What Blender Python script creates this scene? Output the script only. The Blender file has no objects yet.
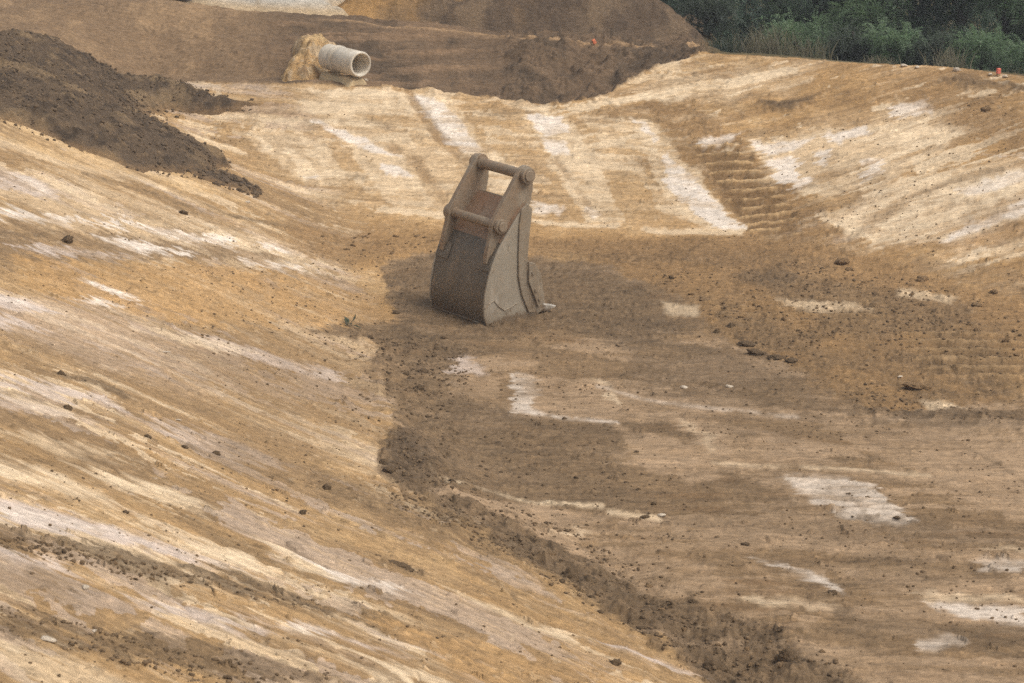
import bpy, bmesh, math, random
import numpy as np
from mathutils import Vector, Matrix
random.seed(7)
rng = np.random.default_rng(7)
scene = bpy.context.scene
COL = scene.collection

# ------------------------------------------------------------------ camera numbers
W, H, F = 1024, 683, 2400.0
CAMZ, PITCH = 6.0, math.radians(15.0)
cp, sp = math.cos(PITCH), math.sin(PITCH)

def ray(px, py):
    a = (px - W / 2) / F; b = -(py - H / 2) / F
    return np.array([a, cp + b * sp, -sp + b * cp])

def lin(r, g, b):
    f = lambda c: (c / 255 / 12.92) if c <= 10 else (((c / 255) + .055) / 1.055) ** 2.4
    return np.array([f(r), f(g), f(b)])

# ------------------------------------------------------------------ noise
U = np.uint32
def _h(ix, iy, seed):
    n = ix.astype(np.int32).view(U) * U(374761393) + iy.astype(np.int32).view(U) * U(668265263) + U((seed * 1442695041) & 0xffffffff)
    n ^= n >> U(13); n *= U(1274126177); n ^= n >> U(16); n *= U(2246822519); n ^= n >> U(15)
    return (n & U(0xffff)).astype(np.float32) * np.float32(1 / 65535.0)

def vnoise(x, y, seed=0):
    x = np.asarray(x, np.float32); y = np.asarray(y, np.float32)
    ix = np.floor(x); iy = np.floor(y)
    fx = x - ix; fy = y - iy
    ix = ix.astype(np.int32); iy = iy.astype(np.int32)
    u = fx * fx * fx * (fx * (fx * 6 - 15) + 10); v = fy * fy * fy * (fy * (fy * 6 - 15) + 10)
    a = _h(ix, iy, seed); b = _h(ix + 1, iy, seed); c = _h(ix, iy + 1, seed); d = _h(ix + 1, iy + 1, seed)
    return (a + (b - a) * u + (c - a) * v + (a - b - c + d) * u * v) * 2 - 1

def fbm(x, y, seed=0, oct=4, gain=.5):
    s = 0; a = 1; t = 0
    for i in range(oct):
        c, q = math.cos(.6 + i), math.sin(.6 + i)
        s = s + a * vnoise((c * x - q * y) * 2 ** i + 17 * i, (q * x + c * y) * 2 ** i - 9 * i, seed + i * 31)
        t += a; a *= gain
    return s / t * 1.35

def fbm_dir(s, t, seed=0, oct=3, gain=.55):      # keeps its axes, for drag marks
    r = 0; a = 1; w = 0
    for i in range(oct):
        r = r + a * vnoise(s * 1.7 ** i + 5 * i, t * 2 ** i + 3 * i, seed + 13 * i); w += a; a *= gain
    return r / w * 1.4

def sstep(a, b, x):
    t = np.clip((x - a) / (b - a), 0, 1); return t * t * (3 - 2 * t)

# ------------------------------------------------------------------ terrain, large shape
TY = [0, 9, 14, 17, 20.4, 24, 27.5, 31, 40, 60]; TX = [6.9, 3.6, 1.45, .25, -.95, -1.5, -1.9, -2.6, -4, -8]
def toe_x(y):
    return (np.interp(y - .7, TY, TX) + np.interp(y, TY, TX) + np.interp(y + .7, TY, TX)) / 3
def spos(d, k): return .5 * (d + np.sqrt(d * d + k * k)) - .0
def slopes(x, y):
    zl = .38 * spos(toe_x(y) - x, .35); zl = 3.6 - spos(3.6 - zl, .6)
    zf = .30 * spos(y - 28.0 + .2 * (x + 1), .35); zf = 3 - spos(3 - zf, .5)
    zr = .30 * spos((x - 5.3) * .76 + (y - 24) * .64, .5); zr = 3 - spos(3 - zr, .6)
    p = 6
    return (np.abs(zl) ** p + np.abs(zf) ** p + np.abs(zr) ** p) ** (1 / p)

def hit_fn(fn, px, py, a=5, b=80, n=4000):
    r = ray(px, py); ts = np.linspace(a, b, n)
    X = r[0] * ts; Y = r[1] * ts; Z = CAMZ + r[2] * ts
    d = Z - fn(X, Y); k = np.argmax(d < 0)
    if d[k] >= 0: k = n - 1
    t0, t1 = ts[k - 1], ts[k]; d0, d1 = d[k - 1], d[k]
    t = t0 + (t1 - t0) * d0 / (d0 - d1) if d0 != d1 else t1
    return np.array([r[0] * t, r[1] * t, CAMZ + r[2] * t])

CREST = [(-400, 62), (0, 80), (160, 80), (300, 83), (420, 90), (500, 98), (560, 104), (600, 97), (640, 75), (670, 62), (700, 53),
         (760, 55), (800, 58), (850, 63), (950, 69), (1024, 76), (1400, 105)]
_t, _y = [], []
for px, py in CREST:
    h = hit_fn(slopes, px, py, 20, 60, 6000); _t.append(h[0] / h[1]); _y.append(h[1])
_t = np.array(_t); _y = np.array(_y)
def tt(px): return np.interp(px, [c[0] for c in CREST], _t)
DITCH = ([tt(p) for p in (0, 290, 330, 420, 470, 600, 640, 690, 720)], [0, 0, .1, .2, .5, .5, .35, .1, 0])
YT = 34.4
BANK = [(-400, -10), (0, -3), (160, 3), (250, 13), (330, 19), (420, 30), (560, 41), (640, 46), (700, 51)]
BT = [tt(p) for p, q in BANK]; BZ = [hit_fn(lambda x, y: np.where(y > YT, 99, -99), p, q, 20, 60, 8000)[2] for p, q in BANK]
def base_h(x, y):
    x = np.asarray(x, float); y = np.asarray(y, float)
    z = slopes(x, y)
    t = x / np.maximum(y, .5)
    yc = np.interp(t, _t, _y)
    zc = slopes(t * yc, yc)
    D = np.interp(t, *DITCH)
    u = np.maximum(y - yc, 0)
    wr = sstep(tt(695), tt(735), t)
    zt = np.interp(t, BT, BZ)
    zb = zc - D * sstep(0, .55, u)
    k = np.clip((y - yc - .6) / np.maximum(YT - yc - .6, .3), 0, 1)
    left = zb + (zt - (zc - D)) * k - .02 * np.maximum(y - YT, 0)
    right = np.maximum(zc - .16 * spos(u - .2, .3), .1)
    beyond = left * (1 - wr) + right * wr
    z = np.where(y > yc, beyond, z)
    far = sstep(60, 160, y); z = z * (1 - far)
    return z
def hit(px, py): return hit_fn(base_h, px, py, 6, 120, 5000)

def direction(p, q):
    a, b = hit(*p), hit(*q); d = (b - a)[:2]; return d / np.linalg.norm(d)

# ------------------------------------------------------------------ terrain mesh
tf = np.arange(-.250, .250, .00049)
ext = np.cumsum(.0012 * 1.14 ** np.arange(46))
tcols = np.concatenate([(-.25 - ext)[::-1], tf, .25 + ext])
yy = [2.5]
while yy[-1] < 1200:
    y = yy[-1]
    if y < 8.6: dens = 12
    elif y < 27.5: dens = 12600 / y ** 2
    elif y < 32.2: dens = 34
    elif y < 35: dens = 48
    elif y < 45: dens = 9
    else: dens = 9 * (45 / y) ** 1.9
    yy.append(y + 1 / dens)
yy = np.array(yy)
NX, NY = len(tcols), len(yy)
Tg, Yg = np.meshgrid(tcols, yy)
X = (Tg * Yg).ravel(); Y = Yg.ravel()
Z0 = base_h(X, Y)
N = len(X)
XM, YM = X, Y * .32                               # ground metric in which edges are softened
WX = fbm(X * 2.2, Y * .9, 101, 4); WY = fbm(X * 2.2, Y * .9, 202, 4)
WFX = fbm(X * 11, Y * 4, 303, 2); WFY = fbm(X * 11, Y * 4, 404, 2)

# --- named soil colours (true base colours)
C_OCHRE, C_OCHRE_D, C_OCHRE_L = lin(166, 131, 87), lin(134, 105, 71), lin(189, 157, 113)
C_PALE, C_CHALK, C_LILAC = lin(212, 188, 154), lin(215, 200, 182), lin(188, 170, 154)
C_BROWN, C_BROWN_D, C_SOIL, C_TAN = lin(129, 105, 77), lin(100, 82, 61), lin(78, 65, 51), lin(124, 101, 76)
C_DUST = lin(160, 134, 105)
PAL = dict(pale=C_PALE, chalk=C_CHALK, lilac=C_LILAC, brown=C_BROWN, dark=C_BROWN_D, soil=C_SOIL, ochre=C_OCHRE, ochred=C_OCHRE_D,
           ochrel=C_OCHRE_L, tan=C_TAN, dust=C_DUST)

yc_v = np.interp(Tg.ravel(), _t, _y)
before = (Y < yc_v + .02)
dL = toe_x(Y) - X
def poly(pts): return np.array([hit(*p) for p in pts])[:, :2]
def sd_poly(P, x, y):
    d = np.full(x.shape, 1e9); ins = np.zeros(x.shape, bool); n = len(P)
    for i in range(n):
        a = P[i]; b = P[(i + 1) % n]; e = b - a
        wx = x - a[0]; wy = y - a[1]
        h = np.clip((wx * e[0] + wy * e[1]) / max(e @ e, 1e-9), 0, 1)
        d = np.minimum(d, (wx - e[0] * h) ** 2 + (wy - e[1] * h) ** 2)
        c1 = (a[1] <= y) != (b[1] <= y)
        with np.errstate(divide='ignore', invalid='ignore'):
            xi = a[0] + (y - a[1]) / (b[1] - a[1] if b[1] != a[1] else 1e-9) * e[0]
        ins ^= c1 & (x < xi)
    d = np.sqrt(d); return np.where(ins, d, -d)
def sd_line(P, x, y):
    d = np.full(x.shape, 1e9)
    for i in range(len(P) - 1):
        a, b = P[i], P[i + 1]; e = b - a
        wx = x - a[0]; wy = y - a[1]
        h = np.clip((wx * e[0] + wy * e[1]) / max(e @ e, 1e-9), 0, 1)
        d = np.minimum(d, (wx - e[0] * h) ** 2 + (wy - e[1] * h) ** 2)
    return np.sqrt(d)
FING = {}
def finger(key):
    if key not in FING:
        d = dict(L=dirL, F=dirF, S=dirS, R=dirR, Q=dirR2)[key]
        s, t = st(d); n = fbm_dir(s * .8, t * 9, 700 + ord(key), 3) + .5 * fbm_dir(s * 2, t * 30, 710 + ord(key), 2)
        FING[key] = (d, n)
    return FING[key]
def mask_poly(pts, feather=.05, warp=.05, fine=.02, fk=None, fa=.22):
    P = poly(pts) * np.array([1, .32])
    m = feather + warp * 2.2 + fine * 2 + .05
    lo, hi = P.min(0) - m, P.max(0) + m
    if fk: lo, hi = lo - fa * 1.2, hi + fa * 1.2
    idx = np.nonzero((XM > lo[0]) & (XM < hi[0]) & (YM > lo[1]) & (YM < hi[1]))[0]
    ax = XM[idx] + WX[idx] * warp + WFX[idx] * fine; ay = YM[idx] + WY[idx] * warp * .5 + WFY[idx] * fine * .6
    if fk:
        d, n = finger(fk); ax = ax + d[0] * fa * n[idx]; ay = ay + d[1] * .32 * fa * n[idx]
    sd = sd_poly(P, ax, ay)
    return idx, sstep(-feather, feather, sd)
def mask_line(pts, width=.03, feather=.02, warp=.03):
    P = poly(pts) * np.array([1, .32]); m = width + feather + warp * 2.2 + .1
    lo, hi = P.min(0) - m, P.max(0) + m
    idx = np.nonzero((XM > lo[0]) & (XM < hi[0]) & (YM > lo[1]) & (YM < hi[1]))[0]
    d = sd_line(P, XM[idx] + WX[idx] * warp, YM[idx] + WY[idx] * warp * .5)
    return idx, 1 - sstep(width - feather, width + feather, d)

# --- drag-mark fields, one per cut face
_dirs = 0
dirL = direction((60, 440), (400, 590)); dirF = direction((440, 470), (900, 500))
dirS = direction((330, 150), (600, 168)); dirR = direction((760, 130), (900, 95)); dirR2 = direction((850, 240), (1000, 180))
def st(d): return X * d[0] + Y * d[1], -X * d[1] + Y * d[0]
def streak(d, ks, kt, seed, oct=3):
    s, t = st(d); return fbm_dir(s * ks + WX * .12, t * kt + WX * .25, seed, oct)
sL1 = streak(dirL, .3, 1.9, 11, 3); sL2 = streak(dirL, .8, 6.5, 12, 3)
sF1 = streak(dirF, .5, 2.2, 21, 4); sF2 = streak(dirF, 1.2, 7, 22, 3)
sS1 = streak(dirS, .5, 5.5, 31, 4); sS2 = streak(dirS, 1.5, 13, 32, 3)
sR1 = streak(dirR, .5, 4.0, 41, 4); sR2 = streak(dirR, 1.3, 12, 42, 3)
big = fbm(X * .5, Y * .3, 51, 4); med = fbm(X * 1.6, Y * .8, 52, 4); fin = fbm(X * 6, Y * 3, 53, 4)
grit = fbm(X * 22, Y * 11, 54, 3)
crumb = fbm(X * 9, Y * 6, 56, 4, .6)

fl = {k: streak(d, 3.0, 30, 600 + i, 3) for i, (k, d) in enumerate((('L', dirL), ('F', dirF), ('R', dirR)))}
_wl = sstep(-.2, .3, dL); _wr = sstep(-.2, .6, (X - 5.3) * .76 + (Y - 24) * .64) * (1 - _wl)
FL = fl['L'] * _wl + fl['R'] * _wr + fl['F'] * (1 - _wl - _wr)
col = np.zeros((N, 3)); rough = np.full(N, .35); dz = np.zeros(N)
def lay(c, w, idx=None):
    c = PAL[c] if isinstance(c, str) else c
    if idx is None: col[:] = col + (c - col) * w[:, None]
    else: col[idx] = col[idx] + (c - col[idx]) * w[:, None]

# base: ochre clay on all cut faces
lay('ochre', np.ones(N))
# scraped plates: long flat tongues with crisp ragged ends, one tone each
def plates(d, ls, lt, seed):
    s_, t_ = st(d)
    a = (s_ / ls + .35 * fin + .5 * med + .12 * grit).astype(np.float32); b = (t_ / lt + .22 * fin + .35 * med).astype(np.float32)
    ia, ib = np.floor(a).astype(np.int32), np.floor(b).astype(np.int32)
    best = np.full(N, 9e9, np.float32); tone_ = np.zeros(N, np.float32); sec_ = np.full(N, 9e9, np.float32)
    for i in (-1, 0, 1):
        for j in (-1, 0, 1):
            ca, cb = ia + i, ib + j
            dd = np.abs(a - ca - _h(ca, cb, seed)) + np.abs(b - cb - _h(ca, cb, seed + 1)); v = _h(ca, cb, seed + 2)
            up = dd < best
            sec_ = np.where(up, best, np.minimum(sec_, dd)); tone_ = np.where(up, v, tone_); best = np.where(up, dd, best)
    return tone_ * 2 - 1, sec_ - best
def ridge(d, ks, kt, seed):
    s_, t_ = st(d); n = fbm_dir(s_ * ks + WX * .2, t_ * kt + WX * .5, seed, 2)
    return sstep(.10, .0, np.abs(n)) * sstep(-.1, .5, fbm(s_ * .6, t_ * 1.5, seed + 3, 2))
lay('ochrel', sstep(.1, .9, med + fin * .5) * .5); lay('ochred', sstep(0, .8, -med + big * .6 + fin * .4) * .7)
wL = sstep(-.25, .35, dL + WX * .2) * before
wS = sstep(-.2, .5, Y - 28.0 + .2 * (X + 1) + WX * .3) * sstep(.5, -.2, dL) * before
wR = sstep(-.2, .6, (X - 5.3) * .76 + (Y - 24) * .64 + WX * .3) * before
wS = wS * (1 - sstep(-.3, .3, .76 * X + 8.6 - .36 * Y + .2))
pL1, eL1 = plates(dirL, 1.5, .55, 1500); pL2, eL2 = plates(dirL, .7, .17, 1510)
pS1, eS1 = plates(dirS, .9, .55, 1520); pS2, eS2 = plates(dirS, .6, .12, 1530)
pR1, eR1 = plates(dirR, .9, .40, 1540); pR2, eR2 = plates(dirR, .45, .10, 1550)
pF1, eF1 = plates(dirF, 1.1, .50, 1560); pF2, eF2 = plates(dirF, .6, .13, 1570)
PT = dict(L=pL2, S=pS2, R=pR2, F=pF2)
rgL, rgS, rgR, rgF = ridge(dirL, .3, 2.6, 1600), ridge(dirS, .3, 3.2, 1610), ridge(dirR, .3, 3.2, 1620), ridge(dirF, .3, 2.4, 1630)
lay(lin(156, 128, 92), wL * .55)
# left slope: long downhill scrape marks
sL3 = streak(dirL, 2.2, 34, 14, 3)
stk = .45 + .55 * np.clip(sstep(18.5, 15.5, Y) + sstep(21.5, 24.5, Y), 0, 1)
lay('brown', wL * stk * sstep(.0, .8, -sL1 + big * .5 + sL3 * .4) * .5)
lay('brown', wL * sstep(.25, .4, -pL2 * .6 - pL1 * .5 - sL1 * .5 + big * .3) * .36)
lay('pale', wL * stk * sstep(.15, .85, sL1 * .7 + sL2 * .5 + sL3 * .3 + big * .3) * .4)
lay('pale', wL * (.4 + .6 * stk) * sstep(.5, .62, pL2 * .55 + pL1 * .45 + sL1 * .5 + big * .4 + sL3 * .15) * .6)
lay('lilac', wL * sstep(.45, .6, pL1 * .6 - pL2 * .3 - sL1 * .4) * .4)
lay('lilac', wL * stk * sstep(.3, .9, sL1 * .6 - sL2 * .5 + sL3 * .3 - big * .2) * .5)
lay('dark', wL * stk * sstep(.4, .95, -sL2 * .7 - sL1 * .3 - sL3 * .5 + med * .2) * .35)
lay('ochrel', wL * sstep(.3, .9, sL3 + fin * .6) * .35)
# far ramp
sS3 = streak(dirS, 2.0, 30, 34, 3)
lay('ochrel', wS * .3); lay('pale', wS * sstep(-.5, .6, sS1 * .7 + sS2 * .4 + sS3 * .5 + big * .4 + med * .4) * .25)
lay('pale', wS * .8 * sstep(.25, .38, pS1 * .5 + pS2 * .45 + sS1 * .4 + big * .3) * .75); lay('ochred', wS * sstep(.5, .62, -pS2 * .6 - pS1 * .3 + sS2 * .4) * .5); lay('ochred', wS * sstep(.1, .9, -sS2 * .7 - sS3 * .5 + med * .3) * .65)
# right slope
sR3 = streak(dirR, 2.0, 30, 44, 3)
lay('ochrel', wR * .08); lay('ochred', wR * sstep(.0, .8, -sR1 + med * .5 - sR3 * .5) * .65); lay('pale', wR * sstep(.0, .8, sR1 * .7 + sR2 * .4 + sR3 * .4 + big * .3 + med * .3) * .35)
lay('pale', wR * sstep(.35, .48, pR1 * .5 + pR2 * .45 + sR1 * .4 + big * .3) * .75); lay('ochred', wR * sstep(.3, .45, -pR2 * .6 - pR1 * .4 + sR2 * .3) * .5)

# dark bank and ground behind the crest
t_v = Tg.ravel()
bk = sstep(-.02, .05, Y - yc_v - .12 * (fin + .4) * (t_v > tt(690)) - .12 * (t_v > tt(690)))
leftness = 1 - sstep(tt(235), tt(300), t_v + WX * .006)
lay(lin(98, 80, 62), bk * .96); lay(lin(78, 65, 51), bk * (1 - leftness) * sstep(-.3, .7, med - fin * .6) * .8)
lay('tan', bk * leftness * .85); lay(lin(142, 116, 86), bk * leftness * sstep(-.1, .8, fin + med) * .5)
bstr = fbm_dir(X * .9, Z0 * 18 + X * .4, 61, 3)
lay(lin(122, 98, 74), bk * (1 - leftness) * sstep(.1, .7, bstr) * .7 * (1 - sstep(tt(470), tt(510), t_v)))
lay(lin(156, 126, 92), np.exp(-((Y - YT - .06 - .03 * WX) / .09) ** 2) * (t_v < tt(702)) * sstep(tt(300), tt(360), t_v) * .8)
lay(lin(88, 78, 52), bk * sstep(tt(690), tt(730), t_v) * .9)
rough = np.where(bk > 0, .5, rough)

# middle belt and floor
def P_(kind, pts, op=.85, f=.05, warp=.05, fine=.02, streakf=None, r=None, d=0, fk=None, fa=.22):
    idx, m = mask_poly(pts, f, warp, fine, fk, fa)
    if fk:
        m = m * (.3 + .7 * sstep(-.9, .2, finger(fk)[1][idx] * .55 + med[idx] * .5 + fin[idx] * .3 + PT[fk][idx] * .45))
    elif streakf is not None:
        m = m * sstep(-.75, .15, streakf[idx] + fin[idx] * .3)
    m = m * op
    lay(kind, m, idx)
    if r is not None: rough[idx] = rough[idx] + (r - rough[idx]) * np.clip(m * 1.3, 0, 1)
    if d: dz[idx] += d * m
def L_(kind, pts, w=.03, op=.8, f=.02, warp=.03, r=None, d=0):
    idx, m = mask_line(pts, w, f, warp); m = m * op * sstep(-.7, .5, fin[idx] * .7 + med[idx] * .6 + grit[idx] * .3)
    lay(kind, m, idx)
    if r is not None: rough[idx] = rough[idx] + (r - rough[idx]) * m
    if d: dz[idx] += d * m

# belt of crumbly brown ochre between the right slope and the floor
P_('ochred', [(540, 238), (740, 236), (850, 246), (1030, 296), (1040, 420), (860, 410), (720, 335), (600, 262)], .8, .12, .12, r=.8)
P_('dark', [(640, 282), (760, 272), (960, 300), (1030, 330), (1030, 405), (870, 405), (720, 335)], .6, .15, .15, .05, med, r=1.0)
P_('ochred', [(300, 224), (440, 231), (540, 238), (740, 240), (850, 250), (862, 278), (700, 270), (540, 257), (440, 252), (380, 264), (290, 250)], .6, .1, .1, .05, r=1.0)
P_('dark', [(540, 246), (740, 250), (840, 262), (830, 275), (700, 266), (540, 254)], .3, .08, .1, .05, r=1.1)
# the floor
FLOOR = [(385, 264), (440, 250), (535, 256), (600, 262), (680, 298), (722, 335), (800, 368), (872, 408), (1060, 400), (1060, 720), (760, 720),
         (640, 628), (560, 578), (470, 522), (402, 492), (368, 455), (410, 438), (374, 380), (380, 352), (320, 336), (345, 322), (398, 325), (386, 300)]
P_('brown', FLOOR, .97, .05, .09, .07, r=.45)
wFl_idx, wFl = mask_poly(FLOOR, .05, .09, .07)
wF = np.zeros(N); wF[wFl_idx] = wFl
lay('dust', wF * sstep(.1, .9, sF1 + sF2 * .4 + big * .3) * .35); lay('dust', wF * sstep(.35, .5, pF1 * .5 + pF2 * .4 + sF1 * .5 + (X - 1) * .12) * .6); lay('dark', wF * sstep(.45, .6, -pF2 * .6 - pF1 * .4 + sF2 * .3) * .4); lay('dark', wF * sstep(.1, .8, -sF1 + med * .4) * .6)
lay(lin(122, 93, 62), wF * sstep(.3, .9, sF2 - med * .3) * .4)
P_('dark', [(392, 262), (440, 252), (535, 258), (600, 264), (676, 300), (700, 330), (640, 345), (560, 330), (470, 345), (465, 400), (440, 470), (380, 450), (412, 436), (378, 380), (384, 350), (330, 336), (398, 326)], .66, .06, .10, .07, r=.9, fk='F', fa=.16)
P_('dark', [(445, 400), (620, 425), (640, 500), (600, 520), (440, 478)], .55, .1, .1, .03, sF1, r=.7)
P_('dark', [(640, 340), (740, 350), (860, 412), (800, 412), (690, 400), (620, 378)], .5, .08, .08, .03, r=.5)
P_('dark', [(860, 404), (950, 408), (1040, 412), (1040, 432), (940, 428), (880, 420)], .75, .04, .08, .04, r=1.0, d=.03)
P_('dark', [(690, 470), (790, 470), (850, 520), (1030, 530), (1030, 550), (830, 545), (640, 520)], .4, .12, .1, .03, sF1, r=.5)
P_('brown', [(560, 520), (760, 545), (720, 600), (860, 650), (760, 670), (640, 600)], .4, .15, .1)
for w_, rg in ((wL * (1 - wF), rgL), (wS, rgS), (wR, rgR), (wF, rgF)):
    lay('dark', w_ * rg * .45); dz -= .012 * w_ * rg
# berm of loose earth along the toe of the left slope
BERM = [(395, 330), (392, 400), (402, 462), (470, 518), (560, 572), (640, 622), (700, 655), (780, 690)]
P_('dark', [(372, 452), (405, 435), (440, 470), (470, 505), (570, 545), (670, 588), (770, 630), (930, 700), (740, 700), (690, 664), (610, 610), (540, 570), (450, 522), (395, 490)], .8, .07, .13, .07, r=1.1)
P_('dark', [(300, 468), (380, 482), (470, 528), (560, 585), (520, 575), (420, 530), (330, 500)], .5, .08, .08, .04, med, r=.9)
P_('dark', [(318, 334), (345, 322), (400, 326), (450, 345), (470, 350), (440, 362), (380, 350)], .6, .04, .05, .03, r=1.0)
P_('soil', [(395, 440), (425, 432), (440, 460), (436, 486), (400, 490), (376, 462)], .45, .06, .05, .03, r=1.2, d=.06)
# pale plates on the floor
for k, pts, o in [
    ('dust', [(598, 376), (690, 380), (806, 412), (700, 420), (620, 418)], .55), ('dust', [(690, 415), (760, 425), (845, 464), (730, 464)], .55), ('dust', [(890, 414), (1040, 424), (1040, 520), (960, 500)], .55), ('dust', [(560, 545), (700, 560), (740, 602), (640, 590)], .55), ('dust', [(820, 560), (1040, 580), (1040, 640), (900, 610)], .55),
    ('lilac', [(458, 358), (477, 358), (472, 366), (492, 377), (448, 377)], .8), ('dust', [(470, 360), (510, 358), (505, 372), (480, 372)], .7),
    ('chalk', [(511, 388), (516, 373), (540, 375), (532, 402), (545, 410), (512, 411)], .72), ('dust', [(520, 374), (598, 378), (620, 402), (616, 420), (535, 410)], .8),
    ('pale', [(595, 376), (606, 379), (620, 402), (604, 398)], .6), ('dust', [(450, 380), (500, 380), (498, 398), (448, 398)], .6),
    ('dust', [(670, 411), (700, 418), (734, 452), (710, 458)], .8), ('pale', [(680, 414), (696, 420), (722, 446), (710, 448)], .35), ('dust', [(610, 418), (640, 430), (690, 440), (726, 476), (700, 482), (648, 470)], .85),
    ('dust', [(752, 428), (824, 440), (836, 462), (770, 456)], .75), ('dust', [(820, 418), (900, 410), (1030, 440), (1030, 500), (930, 475), (850, 440)], .55),
    ('chalk', [(780, 472), (824, 471), (867, 484), (916, 520), (886, 524), (840, 516), (811, 499)], .8), ('dust', [(760, 468), (782, 473), (840, 516), (820, 520)], .5),
    ('chalk', [(753, 554), (772, 558), (799, 567), (832, 582), (841, 591), (824, 588), (786, 569)], .9), ('pale', [(744, 594), (832, 602), (845, 608), (760, 602)], .8),
    ('chalk', [(925, 600), (985, 604), (1030, 610), (1030, 624), (973, 617)], .85), ('pale', [(910, 590), (1030, 596), (1030, 602), (930, 600)], .6),
    ('chalk', [(921, 637), (945, 633), (972, 645), (930, 648)], .7), ('chalk', [(983, 558), (1030, 560), (1030, 572), (990, 568)], .7), ('pale', [(980, 546), (1030, 548), (1030, 552)], .6),
    ('dust', [(524, 532), (585, 526), (576, 541), (584, 557), (546, 542)], .9), ('pale', [(560, 534), (585, 527), (578, 538), (562, 540)], .5),
    ('dust', [(442, 494), (540, 502), (590, 522), (530, 530), (470, 508)], .8), ('dust', [(850, 600), (930, 612), (960, 640), (860, 625)], .5),
    ('dust', [(800, 640), (900, 652), (1030, 668), (1030, 690), (880, 680), (800, 660)], .5)]:
    P_(k, pts, o * .88, .024, .035, .03, None, r=.15, fk='F', fa=.08)
for k, pts, w, o in [('chalk', [(598, 384), (640, 395), (683, 401), (745, 408), (795, 413)], .018, .75), ('dust', [(600, 384), (683, 401), (795, 413), (900, 420)], .06, .6),
    ('chalk', [(512, 409), (560, 415), (616, 420)], .014, .8), ('pale', [(440, 482), (493, 492), (603, 506)], .016, .75), ('dust', [(430, 494), (520, 506), (610, 520)], .03, .7),
    ('pale', [(714, 461), (770, 463), (824, 466), (931, 474)], .013, .7), ('dust', [(714, 464), (824, 470), (960, 480)], .04, .5), ('dust', [(620, 520), (760, 534), (900, 552), (1030, 560)], .04, .6),
    ('dust', [(600, 548), (700, 566), (800, 572)], .03, .6), ('dust', [(640, 585), (740, 592), (860, 612), (960, 618)], .03, .6), ('dark', [(860, 520), (1030, 527)], .05, .6),
    ('dark', [(840, 612), (940, 630), (1030, 632)], .05, .6), ('dark', [(470, 412), (560, 424), (640, 432)], .04, .5), ('dust', [(640, 630), (760, 645), (900, 652)], .03, .5), ('dark', [(424, 304), (487, 330), (556, 306)], .07, .8),
    ('dark', [(770, 430), (830, 470), (870, 520)], .02, .4), ('dark', [(920, 420), (980, 452), (1024, 480)], .02, .4),
    ('pale', [(610, 512), (660, 518)], .02, .6), ('dark', [(570, 330), (640, 338), (720, 350)], .03, .7), ('dark', [(440, 405), (500, 410), (540, 425)], .04, .7), ('dark', [(600, 262), (660, 290), (722, 335), (800, 370), (870, 410)], .04, .5)]:
    L_(k, pts, w, o, .02, .02, r=.3)
L_('dark', [(428, 304), (487, 329), (552, 305)], .05, .7, .05, .06, r=1.2, d=.05)
# trench between ribs in the white rippled plate + tread ribs
def ribs(pts, spacing, d, amp, f=.05, bars=False):
    idx, m = mask_poly(pts, f, .04, .0)
    s = (X[idx] * d[0] + Y[idx] * d[1]) / spacing
    fr = np.mod(s + .07 * WX[idx] + .03 * fin[idx], 1.0); w = 1 - 2 * np.exp(-((fr - .5) / .25) ** 2)
    dz[idx] += amp * w * m
    if bars:
        lay(lin(118, 92, 62), m * .75, idx); lay(lin(196, 162, 116), np.clip(-w - .15, 0, 1) * m * .9 * sstep(-1.1, -.2, fin[idx] + med[idx]), idx); dz[idx] -= 2 * amp * w * m; return
    lay('dark', np.clip(-w - .1, 0, 1) * m * min(.75, 26 * amp), idx)
    lay('ochrel', np.clip(w - .3, 0, 1) * m * min(.3, 8 * amp), idx)
ribs([(782, 474), (824, 473), (865, 486), (912, 520), (886, 524), (840, 515), (811, 499)], .135, np.array([.22, 1.]), .018)
ribs([(900, 330), (1035, 335), (1035, 395), (930, 370)], .3, np.array([.06, 1.]), .035, .2)
ribs([(700, 300), (880, 300), (900, 330), (720, 320)], .25, np.array([.06, 1.]), .02, .2)

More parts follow.
